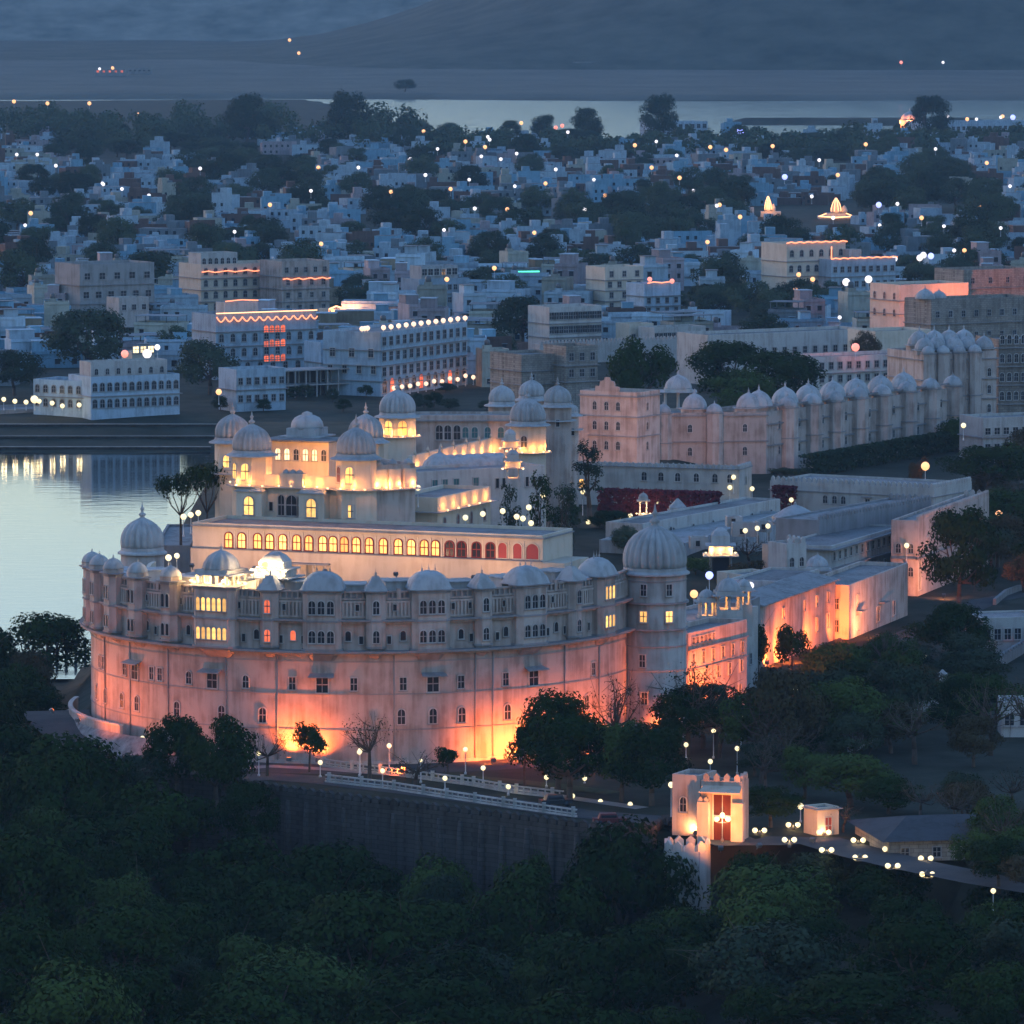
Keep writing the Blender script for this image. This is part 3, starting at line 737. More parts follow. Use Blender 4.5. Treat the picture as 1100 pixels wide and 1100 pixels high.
# uplights on the ledges of the corner towers: small lamp bowls that wash the upper storey
def bowl(parent, x, y, z, P, col=WARM, r=.2):
    k = ('bowl', r)
    if k not in _cache:
        b_ = MB(); b_.lathe(0,0,-.1,[(r*.4,0),(r,.15),(r*.95,.22),(0,.24)],8,M['litwhite']); _cache[k] = b_.mesh('uplight')
    mobj('uplight', _cache[k], parent, (x,y,z)); plight(parent, (x,y,z+.65), P*1.7, col, .15)
for px in (258,272,286,300,313,327,341,356,370,384,396):
    u = four.u_at(px); d_ = -1.35 if abs(px-265) < 24 or abs(px-377) < 24 else -.05
    bowl(four.o, u, d_, 5.02, 11)
bowl(four.o, -.8, 3, 5.02, 12); bowl(four.o, L+1.2, 3.2, 5.02, 12)

# stepped tower and terrace beside it
tb = bpx('terrace_block', 'rose-brown block with an orange lit parapet right of the four-domed palace', 'building', (400,560), (446,552), HZ, 500, 10, mat='pinkish', parapet=.7, skirt=8)
tb.ledge(4.5,.9,.16,'dome'); b = MB()
for u in (1.2, tb.L*.5, tb.L-1.0): b.box(u-1.0,-.35,4.7,u+1.0,-.004,7.6,M['cream']); dome_mesh(b,u,.4,tb.h,.75,8,M['dome'],LOW,.05)
tb.part('kiosk_bays', b)
for u in (.6,2.6,4.4,tb.L-.6): bowl(tb.o, u, -.62, 4.8, 10, (1,.36,.10))
lb = Bld('lit_annex', 'low annex with a glowing yellow parapet and eaves beside the palace garden', 'building', at(470,566,18), at(527,553,18), 16.5, 22.4, 8, 'cream', .6, skirt=10)
lb.ledge(3.6,1.0,.14,'dome','eave'); lb.row(4,.9,.9,1.8,kind='arch',state='blind')
for i in range(5): bowl(lb.o, lb.L*(i+.5)/5, -.8, 3.85, 11)
gr = Bld('grey_terrace', 'grey buttressed terrace wall by the lake carrying umbrella-shaped trees', 'wall', at(166,600,12), at(204,600,12), 0, 14.0, 34, 'slab', .4)
sb = Bld('shuttered_house', 'pale house with teal shutters below the lit vaulted roof', 'building', at(447,538,18.5), at(585,530,18.5), 14, 23.0, 9, 'white', .5, skirt=6)
for px in (467,478,490,511): sb.win(sb.u_at(px), 5.6, .95, 2.0, 'rect', 'teal')
for px in (534,541,549,566,573,580): sb.win(sb.u_at(px), 5.8, .6, 1.5, 'rect', 'dark')
vp = atY(482, 500, 941); vq = atY(548, 498, 946)
va = thing('vaulted_hall', 'rose-white barrel vaulted hall with rounded end, lit from below', 'building', (vp.x, vp.y, 20.7), atan2(vq.y-vp.y, vq.x-vp.x)); vl = (vq-vp).length
b = MB(); n_ = 12; vs_ = []
for k in range(n_+1):
    a = pi*k/n_; vs_ += [(0, 3.2-3.2*cos(a), 1+2.6*sin(a)), (vl, 3.2-3.2*cos(a), 1+2.6*sin(a))]
b.add(vs_, [(2*k,2*k+1,2*k+3,2*k+2) for k in range(n_)], M['dome'], True); b.add([vs_[2*k+1] for k in range(n_+1)], [tuple(range(n_+1))], M['dome']); b.build('vault', va)
b = MB(); b.box(0,0,-6,vl,6.4,1.0,M['white']); b.build('wall', va)
b = MB(); dome_mesh(b,0,3.2,1.0,3.0,14,M['dome'],LOW,.08); b.build('end_dome', va)
for u in (1,4,7,10): bowl(va, u, -.5, .9, 12, (1,.5,.3))
# lit terrace parapet with finials
lw = Bld('terrace_parapet', 'golden lit parapet wall with finials running to the pink domed tower', 'wall', at(443,506,20), at(551,481,20), 17, 22.5, .7, 'cream', 0, skirt=4)
b = MB(); L_ = lw.L
for i in range(8):
    u = L_*(i+.3)/8; b.box(u-.28,-.1,4.9,u+.28,.6,5.5,M['cream']); b.lathe(u,.25,5.5,[(.2,0),(.3,.3),(.2,.6),(.06,.8),(0,1.2)],8,M['cream'])
lw.part('finials', b)
b = MB(); b.box(0,-1.0,2.6,L_,-.002,2.75,M['dome']); lw.part('walk', b)
for i in range(11): bowl(lw.o, L_*(i+.5)/11, -.55, 3.0, 13)
k1 = atY(548, 494, 938); k2 = atY(551, 516, 925)
for q, lab in ((k1,'small kiosk glowing white beside the vaulted hall'),(k2,'brightly lit lower kiosk below the vaulted hall')):
    c_ = chhatri('chhatri', lab, 'kiosk', q.x, q.y, q.z, 2.3, 1.5, 'dome', 0, .4, tiers=2, glowin=26, skirt=6, eave=.5)
    for dx in (-1.6,1.6): bowl(c_, dx, -1.6, 1.9, 14)
def drum_tower(name, label, px, Y, R, ybase, ydrum, zfoot, wins, lit=True, ribs=20, mat='cream', dm='dome', group=None, rings=()):
    pb, pd = atY(px, ybase, Y), atY(px, ydrum, Y)
    o = thing(name, label, 'tower', (pb.x, Y, 0), 0, group)
    b = MB(); b.lathe(0,0,zfoot,[(R,0),(R,pb.z-zfoot)],24,M[mat],smooth=False); b.build('wall', o)
    b = MB(); b.lathe(0,0,pd.z-.2,[(R+.01,0),(R+.9,.05),(R+.9,.2),(R+.01,.24)],24,M['dome'],smooth=False); b.build('ledge', o)
    b = MB(); b.lathe(0,0,pb.z,[(R+.8,0),(R+.75,.15),(R,.4),(R*.97,.8)],32,M[dm],smooth=False); dome_mesh(b,0,0,pb.z+.75,R*.96,ribs,M[dm],DOME,.17,.95); b.build('dome', o)
    for az, dz, w_, h_, k, st in wins:
        a = radians(az); add_window(o, R*sin(a), -R*cos(a), pd.z+dz, a, w_, h_, k, st)
    if lit:
        for az in (-75,-45,-15,15,45,75):
            a = radians(az); bowl(o, (R+.62)*sin(a), -(R+.62)*cos(a), pd.z+.12, 11)
    return o
drum_tower('domed_tower', 'round tower with rose ribbed dome above a golden lit drum', 567, 975, 3.0, 457, 485, 5, ((-12,.9,1.0,1.9,'arch','dark'),(10,-3.6,1.1,1.9,'arch','dark')))
drum_tower('domed_tower', 'round tower with ribbed dome and two glowing arched windows, near the dark bank', 427, 985, 3.05, 448, 468, 5, ((-28,.4,1.4,2.3,'arch','lit'),(16,.3,1.5,2.4,'arch','lit')), lit=True)
gal = Bld('gallery_wing', 'low grey gallery with dark arches joining the two round domed towers', 'building', atY(440,473,1000), atY(562,471,1000), 12, 26.3, 8, 'pinkish', .4)
for px in (472,481,491): gal.win(gal.u_at(px), 10.2, 1.1, 2.4, 'arch', 'dark')
for px in (500,510,524,538): gal.win(gal.u_at(px), 10.5, 1.0, 1.8, 'arch', 'teal')
gal.ledge(13.3,.7,.16)
for px, Y, yb, r_, lab in ((539,1030,436,2.3,'squat domed turret behind the gallery, left of the rose dome'),(571,1045,430,2.3,'blue-grey domed turret directly behind the rose dome'),(599,1025,437,2.4,'domed turret on a rose wall between rose dome and gabled block'),(615,1060,447,1.1,'slim turret with tiny dome against the gabled block')):
    drum_tower('domed_turret', lab, px, Y, r_, yb, yb+14, 4, ((0,-1.0,.6,1.2,'rect','dark'),) if px in (599,615) else (), lit=False, ribs=14, mat='pinkish')
tw3 = bpx('rose_house', 'plain rose-grey wing below the domed turret, left of the gabled block', 'building', (584,500), (622,502), 5, 446, 8, mat='pinkish', parapet=.5)
tw3.row(2, 7.5, .7, 1.3, kind='rect')

# ================================================================== main palace on the right
gb = bpx('gabled_block', 'four-storey rose palace block with a stepped gable on top', 'palace', (623,500), (684,504), 5, 419, 9, mat='pinkish', parapet=.8, skirt=6)
gb.row(3, 11.0, .85, 1.6, gb.u_at(639), gb.u_at(664)); gb.row(3, 7.2, .85, 1.6, gb.u_at(639), gb.u_at(664)); gb.row(3, 3.4, .85, 1.6, gb.u_at(639), gb.u_at(664))
gb.row(1, 7.2, .8, 1.5, 4, face='right'); gb.row(1, 3.4, .8, 1.5, 4, face='right'); gb.row(1, 11, .8, 1.5, 4, face='right')
for z in (9.7, 5.9, 13.6): gb.ledge(z,.35,.2)
b = MB(); u = gb.u_at(652); pts = [(-2.6,0),(2.6,0),(2.6,.9),(1.7,1.0),(1.5,1.9),(.7,2.1),(.5,2.7),(-.5,2.7),(-.7,2.1),(-1.5,1.9),(-1.7,1.0),(-2.6,.9)]
f0 = [(u+x,-.05,gb.h+z) for x,z in pts]; f1 = [(u+x,.4,gb.h+z) for x,z in pts]; k = len(pts)
b.add(f0+f1, [tuple(range(k)), tuple(range(2*k-1,k-1,-1))]+[(i,k+i,k+(i+1)%k,(i+1)%k) for i in range(k)], M['pinkish']); gb.part('gable', b)
C0 = at(823,508,2); C1 = at(1026,478,2)
def wing_turret(B_, u, r, h, big=False, mat='pinkish', name='turret'):
    b = MB(); b.prism([(x+u, y-.2) for x, y in oct_poly(r)], -1, h, M[mat])
    for z in (h*.5, h-.3): b.prism([(x+u, y-.2) for x, y in oct_poly(r+.25)], z, z+.22, M['slab'])
    o = b.build(name, B_.o); d = MB(); dome_mesh(d,u,-.2,h,r*.97,8,M['dome'],LOW,.05); d.build('turret_dome', o); return o
wa = Bld('palace_front_wing', 'three-storey rose palace wing with domes, its front facing the crenellated court', 'palace', (27.5,1163), C0, 2, 14, 12, 'pinkish', .6, skirt=6)
for px in (741,800): wa.win(wa.u_at(px), 8.2, .8, 1.5); wa.win(wa.u_at(px), 3.6, .8, 1.6)
for z in (11.3, 6.2): wa.ledge(z,.4,.22)
for px in (712,767): wing_turret(wa, wa.u_at(px), 1.7, 12.2)
def roof_dome(B_, u, v, R, z=None, ribs=16, base=1.2, name='roof_dome', prof=LOW, sy=1.15):
    b = MB(); z = B_.h if z is None else z
    b.prism([(x+u, y+v) for x, y in oct_poly(R*1.12)], z-.6, z+base, M['pinkish']); b.prism([(x+u, y+v) for x, y in oct_poly(R*1.3)], z+base, z+base+.15, M['dome'])
    b2 = MB(); dome_mesh(b2,u,v,z+base+.15,R,ribs,M['dome'],prof,.05,sy)
    o = b.build('dome_base', B_.o); b2.build(name, o)
for px in (749,807): roof_dome(wa, wa.u_at(px), 3, 2.5, base=.6)
wb = Bld('palace_long_wing', 'long rose palace wing with a row of domes and turrets, receding along the garden', 'palace', C0, C1, 2, 14, 14, 'pinkish', .6, skirt=6)
for z in (12.9, 9.4, 5.2): wb.ledge(z,.45,.24,sides=False)
TU = (845,871,895,921,946,973,998,1022)
for px in TU: wing_turret(wb, wb.u_at(px), 2.1, 12.6)
pu = [2.0]+[wb.u_at(p) for p in TU]
for a_, b_ in zip(pu, pu[1:]):
    um = (a_+b_)/2
    for z in (8.3, 3.4): wb.win(um, z, .8, 1.6)
for px in (830,858,883,909,934,960,985): roof_dome(wb, wb.u_at(px), 3.2, 2.75, base=.7)
# white marble kiosk with ribbed dome on the roof
kp = atY(728.5, 440, 1185)
chhatri('roof_kiosk', 'pale blue-white kiosk with a large dome behind the palace front wing', 'kiosk', kp.x, kp.y, 10, 5.6, 3.6, 'dome', 0, kp.z-10, n=8, eave=.9)
eb = Bld('palace_end_block', 'tall palace block crowned by a cluster of bulbous domes beyond the long wing', 'palace', atY(990,478,1243), atY(1070,468,1250), 2, 20.5, 16, 'pinkish', .5, skirt=6)
for z in (16.8, 12.6, 8.4, 4.6): eb.ledge(z,.45,.22)
for r_ in (3.2,7.0,11.0,14.6): eb.row(5, r_-1.4, .8, 1.7, kind='arch'); 
eb.row(3, 9.5, .8, 1.7, face='right')
for px in (996,1012,1029,1046): wing_turret(eb, eb.u_at(px), 1.5, 18.5)
for i in range(5): roof_dome(eb, eb.L*(i+.5)/5, 2.4+1.2*(i % 2), 2.1, base=.35, sy=1.2)
for i in range(4): roof_dome(eb, eb.L*(i+.9)/5, 7.5, 2.5, base=1.0, sy=1.2)
rb = Bld('grey_side_palace', 'shadowed grey palace range with galleries at the right picture edge', 'palace', atY(1072,470,1264), atY(1140,462,1268), 4, 22, 14, 'stone', .6, skirt=6)
for z in (4,8,12,16): rb.ledge(z,.4,.2); rb.row(9, z+1, .9, 1.8)
rb2 = Bld('white_guest_house', 'pale flat-roofed house in front of the shadowed grey palace range', 'building', atY(1056,480,1190), atY(1125,474,1196), 3, 11, 10, 'white', .6, skirt=6)
rb2.row(7,4.6,1.2,1.3,kind='rect'); rb2.row(7,1.4,1.2,1.3,kind='rect'); rb2.ledge(3.9,.5,.2)

# crenellated court
cw = bpx('crenellated_wing', 'white crenellated wing with a row of small arched windows above the bougainvillea', 'building', (597,541), (794,547), 5, 499, 8, mat='white', parapet=.4, crenel=True, skirt=6)
for px in (692,710,728,748,768,784): cw.win(cw.u_at(px), 4.7, .95, 1.5)
cw.win(cw.u_at(608), 2.9, 1.2, 2.0, 'arch', 'lit'); cw.win(cw.u_at(625), 3.0, 1.0, 1.6, 'arch', 'lit')
cw.ledge(7.0,.25,.16); cw.row(1, 4.2, .8, 1.4, 4, face='right')
def hedge(name, label, A, Bq, h, d, mat='hedge', cat='hedge', seed=3, dens=26):
    """a clipped mass of leaves built of many small faces"""
    A, Bq = Vector(A), Vector(Bq); L_ = (Bq-A).length; rr = np.random.RandomState(seed)
    n_ = int(dens*L_*(h+d)); P = np.stack([rr.rand(n_)*L_, rr.rand(n_)*d, rr.rand(n_)**.7*h], 1)
    k = rr.rand(n_); P[k<.4,1] = rr.rand((k<.4).sum())*.25; P[(k>.4)&(k<.7),2] = h-rr.rand(((k>.4)&(k<.7)).sum())*.3
    o = mobj(name, leaf_mesh(P, rr.normal(size=(n_,3))+np.array([0,-.6,.8]), .32+.2*rr.rand(n_), M[mat], rr), None, A, atan2((Bq-A).y,(Bq-A).x))
    return tag(o, label, cat)
def leaf_mesh(P, Nn, size, mat, rr, name='crown', aspect=.7):
    n_ = len(P); Nn = Nn/np.linalg.norm(Nn,axis=1,keepdims=True)
    t = np.cross(Nn, rr.normal(size=(n_,3))); t /= np.linalg.norm(t,axis=1,keepdims=True)+1e-9; u_ = np.cross(Nn, t)
    s = np.asarray(size).reshape(-1,1)*np.ones((n_,1)); t = t*s; u_ = u_*s*aspect
    V = np.stack([P-t, P-u_*.9, P+t, P+u_*.9], 1).reshape(-1,3)
    me = bpy.data.meshes.new(name); me.vertices.add(4*n_); me.vertices.foreach_set('co', V.ravel().astype('f'))
    me.loops.add(4*n_); me.loops.foreach_set('vertex_index', np.arange(4*n_, dtype='i'))
    me.polygons.add(n_); me.polygons.foreach_set('loop_start', np.arange(0,4*n_,4, dtype='i'))
    me.materials.append(mat); me.update(calc_edges=True); me.validate(); return me
p_ = at(642,552,5); q_ = at(772,556,5)
hedge('bougainvillea_hedge', 'long dark maroon bougainvillea hedge at the foot of the crenellated wing', p_+Vector((0,-3,0)), q_+Vector((0,-3,0)), 4.6, 2.2, 'bougain')
ww = bpx('walled_house', 'long whitewashed crenellated house with hooded windows and stained right end', 'building', (827,551), (1003,560), 3, 516, 16, mat='white', parapet=.4, crenel=True, skirt=6)
for px in (886.5,896.5,906): ww.win(ww.u_at(px), 2.3, .9, 1.4)
for px in (932,959,988.5):
    o = ww.win(ww.u_at(px), 2.1, .9, 1.3, 'rect'); q = MB(); q.box(-.9,-.9,1.6,.9,-.145,1.75,M['slab']); q.build('hood', o)
ww.ledge(4.2,.25,.15)
p_ = at(829,552,3); q_ = at(853,553,3); hedge('bougainvillea', 'dark purple bougainvillea climbing the left end of the walled house', p_+Vector((0,-2.2,0)), q_+Vector((0,-2.2,0)), 5.2, 1.4, 'bougain', 'climber', 5)
ro = Bld('flat_roofed_range', 'low range with a wide pale roof between the big ribbed dome and the white pavilion', 'building', at(736,612,2), at(842,577,2), 0, 6.5, 15, 'roofwhite', .5, roofmat='roofwhite', skirt=3)
ro2 = Bld('flat_roofed_range', 'grey roofed gallery range behind the wide pale roof, beside the lit garden shrine', 'building', at(690,588,4), at(838,560,4), 3, 8.0, 7, 'white', .4, roofmat='roof', skirt=3)
ro.row(9,2.2,1.0,1.6,kind='rect')
pvn = at(855,584,6)
chhatri('white_pavilion', 'large white pavilion with a bell-shaped roof and lit colonnade', 'pavilion', pvn.x, pvn.y+3, 6.3, 6.0, 2.2, 'bell', 0, .6, n=12, glowin=30, skirt=8, eave=.8)
pb_ = Bld('crenellated_block', 'white crenellated wall block in front of the bell-roofed pavilion', 'building', at(843,610,4), at(880,606,4), 0, 7.6, 5, 'white', .3, crenel=True)
sh = at(774,622,2)
c_ = chhatri('lit_shrine', 'small shrine with two-tiered roof glowing yellow above a dark doorway', 'shrine', sh.x, sh.y, 2, 3.8, 3.4, 'flat', 0, .5, tiers=2, glowin=0, eave=1.0, tierh=1.5)
b = MB(); b.box(-1.3,-1.2,.5,1.3,1.4,3.6,M['dark']); b.build('inner_room', c_)  # dark block painted in as the shade of the open doorway
for dx, dy in ((-1.6,-2.3),(0,-2.4),(1.6,-2.3),(-2.4,0),(2.4,0)): bowl(c_, dx, dy, 4.3, 9, (1,.55,.2))
for px, yy, w_, lab in ((782,653,3.9,'largest of the white domed kiosks above lit columns right of the round tower'),(759,660,2.5,'smaller white domed kiosk, left one of the lit group by the round tower'),(799,648,2.2,'small white domed kiosk right behind the largest of the lit group')):
    q = atY(px, yy, 829 if px != 799 else 833)
    chhatri('chhatri', lab, 'kiosk', q.x, q.y, q.z-.6, w_*.95, 1.9, 'dome', .1, .5, n=8, glowin=26 if px != 799 else 16, skirt=4, eave=.5)
lk = Bld('kiosk_terrace', 'pale terrace building carrying the lit white kiosks', 'building', at(748,757,0), at(814,738,0), 0, 11.6, 9, 'white', .5); lk.row(4,3.6,.8,1.5,kind='rect')
fw = Bld('garden_range', 'rose-lit wall range with a strip of dark windows right of the round tower', 'building', at(739,775,0), at(802,758,0), 0, 12.0, 6, 'pinkish', .7)
fw.row(6, 10.4, .8, .9, 1.5, 8.0, 'rect'); fw.row(5, 5.0, .8, 1.6, kind='rect'); fw.row(6,7.6,.8,1.5,kind='rect'); fw.row(4,1.6,.9,1.8); fw.ledge(6.9,.2,.14,sides=False); fw.ledge(9.6,.35,.18,sides=False)
sp_ = Bld('glazed_bay', 'dark bay with a greenish lit glass front between the rose walls', 'building', at(801,738,0), at(816,730,0), 0, 12.0, 5, 'slab', .5)
sp_.win(sp_.L/2, 5.2, 1.9, 2.4, 'rect', 'litw')
b1 = Bld('house_with_lit_door', 'cream house with one orange lit window behind the rose-lit walls', 'building', at(806,700,1), at(838,688,1), 0, 8.6, 8, 'white', .4)
b1.win(1.3,5.4,1.3,1.9,'rect','lit'); b1.win(3.4,5.4,.9,1.9,'rect','litw')
pk = Bld('rose_range', 'orange-rose floodlit range with a sloping grey roof behind the small dark tree', 'building', at(817,718,0), at(897,687,0), 0, 9.2, 7, 'pinkish', .2)
for px in (864,877,889): pk.win(pk.u_at(px), 6.2, .7, 1.5, 'rect')
for px in (877,889): pk.win(pk.u_at(px), 2.4, .8, 2.0, 'rect')
pk.win(pk.u_at(841), 6.2, .7, 1.4, 'rect'); pk.win(pk.u_at(850), 2.6, .7, 1.6,'rect')
b = MB(); b.add([(-.4,-.7,9.25),(pk.L+.2,-.7,9.25),(pk.L+.2,4.5,10.3),(-.4,4.5,10.3),(-.4,-.7,9.1),(pk.L+.2,-.7,9.1),(pk.L+.2,4.5,9.1),(-.4,4.5,9.1)], [(0,1,2,3),(0,4,5,1),(1,5,6,2),(2,6,7,3),(3,7,4,0)], M['roof']); pk.part('sloping_roof', b)
ob = Bld('orange_lit_house', 'house glowing orange at its corner, with hooded doorways, right of the rose range', 'building', at(912,687,0), at(975,661,0), 0, 8.3, 8, 'pinkish', .6)
ob.win(ob.u_at(921), 4.7, .8, 1.6,'rect'); ob.win(ob.u_at(921), 1.0, .9, 2.1,'rect','blind'); ob.win(ob.u_at(943), 1.0, 1.5, 2.3,'rect'); ob.win(ob.u_at(960), 1.0, 1.1, 2.2,'rect')
for px in (922,946): 
    u = ob.u_at(px); b = MB(); b.box(u-1.4,-1.1,3.75,u+1.4,-.15,3.9,M['slab']); b.build('hood', ob.o)
ob.row(2,4.6,.8,1.6,2,5.5,kind='rect',face='left'); ob.row(2,1.1,.8,1.8,2,5.5,kind='rect',face='left')
vr = Bld('verandah_range', 'two-storey range with rows of square verandah openings above the orange lit house', 'building', at(893,636,2), at(969,612,2), 0, 9.4, 9, 'white', .3)
vr.row(13,7.0,1.05,1.3,1.2,None,'rect'); vr.row(10,3.4,1.0,1.3,1.2,None,'rect'); vr.ledge(8.7,.9,.2); vr.ledge(5.6,.7,.18)
cr2 = Bld('crenellated_range', 'long grey crenellated range stretching above the verandah openings', 'building', atY(880,604,968), atY(1000,572,1004), 2, 11.6, 8, 'slab', .3, crenel=True)
ew = Bld('rose_end_range', 'rose crenellated range at the right behind a big dark tree', 'building', at(986,634,1), at(1062,603,1), 0, 12.3, 4.5, 'pinkish', .4, crenel=True)
ew.row(2,7.0,.8,1.5,1.2,3.3,face='left'); ew.row(2,3.2,.8,1.5,1.2,3.3,face='left'); ew.ledge(6,.3,.18); ew.row(4,3,.9,1.8); ew.row(4,7.5,.9,1.6); ew.win(.9,1,1.2,6,'rect','dark')
sd = atY(878, 611, 935); chhatri('small_dome_kiosk', 'small plain white dome just left of the verandah openings', 'kiosk', sd.x, sd.y, sd.z-2.4, 3.6, 1.6, 'dome', 0, .6, skirt=8, eave=.4)
mb_ = Bld('loggia_house', 'white house with dark loggia openings below the small white dome', 'building', at(836,664,4), at(880,650,4), 0, 9.6, 8, 'white', .4); mb_.row(4,7.2,1.1,1.3,kind='rect')

ro2.win(ro2.u_at(720),1.6,1.2,2.0); ro2.row(7,1.8,.9,1.6)
for k, (px, py, z_, w_, h_) in enumerate(((752,590,6.0,3.0,1.8),(775,583,6.0,2.2,1.4),(800,577,6.0,4.0,2.2),(822,572,6.0,2.4,1.6),(712,585,7.5,3.2,1.7),(790,566,7.5,2.6,1.5))):
    q = at(px,py,z_); B_ = Bld('roof_hut', ('small flat hut on the wide pale roof, nearest the tower','low square vent hut on the wide pale roof','broadest hut on the wide pale roof','small hut on the wide pale roof near the white pavilion','hut on the grey gallery roof near the garden','low hut on the grey gallery roof near the lamps')[k], 'hut', (q.x-w_/2,q.y+2), (q.x+w_/2,q.y+2.3), z_-.2, z_+h_, 2.6, 'white', .25); B_.win(w_*.4,.5,.7,.9,'rect')
c1 = at(860,640,5); cB = Bld('court_house', 'cream stepped house with a lit arcade under the bell-roofed pavilion', 'building', atY(800,645,905), atY(838,640,909), 0, 9.2, 7, 'cream', .5); cB.row(4,5.6,.9,1.8,state='lit'); cB.row(4,2,.9,1.7)
cC = Bld('court_tower', 'squat pale tower house with a small parapet behind the loggia house', 'building', atY(845,640,915), atY(866,636,917), 0, 13.0, 5, 'white', .4, crenel=True); cC.row(2,9.4,.8,1.4)
# ================================================================== gate, wall and road in front
gt = bpx('lit_gatehouse', 'floodlit crenellated gatehouse with a tall dark red door', 'gate', (753,902), (797,904), 0, 838, 3, mat='pinkish', parapet=.3, crenel=True)
u = gt.u_at(776); gt.win(u, .05, 2.1, 5.4, 'rect', 'wood', 'cream', name='door')
b = MB(); b.add([(u-2.3,-.004,6.5),(u+2.3,-.004,6.5),(u+2.5,-1.5,5.9),(u-2.5,-1.5,5.9),(u-2.3,-.004,6.3),(u+2.3,-.004,6.3),(u+2.5,-1.5,5.75),(u-2.5,-1.5,5.75)], [(0,3,2,1),(4,5,6,7),(3,7,6,2),(0,4,7,3),(1,2,6,5)], M['cream']); gt.part('hood', b)
b = MB(); b.box(-.25,-.9,0,1.1,-.004,4.6,M['cream']); b.box(gt.L-1.1,-.9,0,gt.L+.3,-.004,4.6,M['cream']); merlons(b,(-.25,-.5),(1.1,-.5),4.6,M['cream'],.5,.15,.6); gt.part('flanking_pier', b)
gl = Bld('gate_lodge', 'rose-grey flat-topped lodge with an arched window left of the gatehouse', 'building', at(722,897,0), at(752,899,0), 0, 7.3, 5, 'pinkish', .5); gl.win(gl.u_at(734), 2.9, .8, 1.7)
bs = at(738,905,0)
ba = thing('white_bastion', 'whitewashed round bastion with pointed crenels at the end of the dark rampart', 'bastion', (bs.x, bs.y-1, 0))
b = MB(); b.lathe(0,0,-16,[(3.0,0),(2.7,15.4)],24,M['white'],smooth=False)
for i in range(24):
    a = 2*pi*i/24
    if i % 4 == 0: b.lathe(2.62*cos(a),2.62*sin(a),-11,[(.16,0),(.14,10.4)],6,M['slab'])
b.build('wall', ba); b = MB()
for i in range(11):
    a0_, a1_ = 2*pi*i/11, 2*pi*(i+.8)/11; merlons(b,(2.55*cos(a0_),2.55*sin(a0_)),(2.55*cos(a1_),2.55*sin(a1_)),-.62,M['white'],1.1,.05,1.25,.35)
b.build('crenels', ba)
# rampart: one long wall with rounded dark crenels
def polyline_wall(name, label, cat, pts, z0, z1, t, mat, cren=None, coping=None, capmat=None):
    o = thing(name, label, cat, (pts[0][0], pts[0][1], 0)); ox, oy = pts[0][0], pts[0][1]
    b = MB(); c = MB(); n_ = len(pts); off = []
    for i in range(n_):
        a_ = pts[max(0,i-1)]; d_ = pts[min(n_-1,i+1)]; dx, dy = d_[0]-a_[0], d_[1]-a_[1]; l_ = hypot(dx,dy); off.append((-dy/l_, dx/l_))
    zt = [p[2] if len(p) > 2 else z1 for p in pts]
    fr = [(p[0]-ox, p[1]-oy) for p in pts]; bk = [(p[0]-ox+o_[0]*t, p[1]-oy+o_[1]*t) for p, o_ in zip(pts, off)]
    f0 = [(x,y,z0) for x,y in fr]; f1 = [(x,y,z) for (x,y),z in zip(fr,zt)]; k1_ = [(x,y,z) for (x,y),z in zip(bk,zt)]; k0 = [(x,y,z0) for x,y in bk]
    b.quadstrip(f0,f1,M[mat]); b.quadstrip(f1,k1_,M[mat]); b.quadstrip(k1_,k0,M[mat])
    b.add([f0[0],f1[0],k1_[0],k0[0]],[(3,2,1,0)],M[mat]); b.add([f0[-1],f1[-1],k1_[-1],k0[-1]],[(0,1,2,3)],M[mat])
    b.build('wall', o)
    if cren:
        for (p, q, z, zq) in zip(fr, fr[1:], zt, zt[1:]):
            seg = max(1, int(hypot(q[0]-p[0], q[1]-p[1])/6))
            for s_ in range(seg):
                a0_ = (p[0]+(q[0]-p[0])*s_/seg, p[1]+(q[1]-p[1])*s_/seg+.3); a1_ = (p[0]+(q[0]-p[0])*(s_+1)/seg, p[1]+(q[1]-p[1])*(s_+1)/seg+.3)
                merlons(c, a0_, a1_, z+(zq-z)*(s_+.5)/seg-.05, M[capmat or mat], *cren)
        c.build('crenels', o)
    return o
rp = [(x, y, .5) for x, y in WALL]
rp = [(-44,743.5,.9),(-36,738.5,.6)] + rp + [(18.2,704.5,.6),(18.9,700.5,.8)]
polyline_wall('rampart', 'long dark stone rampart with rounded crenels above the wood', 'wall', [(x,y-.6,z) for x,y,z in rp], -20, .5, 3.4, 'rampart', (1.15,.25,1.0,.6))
b = MB()
for i in range(0, len(rp)-1):
    (x0,y0,_),(x1,y1,_) = rp[i], rp[i+1]; n_ = max(1,int(hypot(x1-x0,y1-y0)/3.2))
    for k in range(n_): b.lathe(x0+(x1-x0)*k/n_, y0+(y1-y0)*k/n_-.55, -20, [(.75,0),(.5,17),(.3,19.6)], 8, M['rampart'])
ro_ = [o for o in COL.objects if o.name == 'rampart'][0]; o = b.build('buttress', ro_); o.location = (-rp[0][0], -(rp[0][1]-.6), 0)
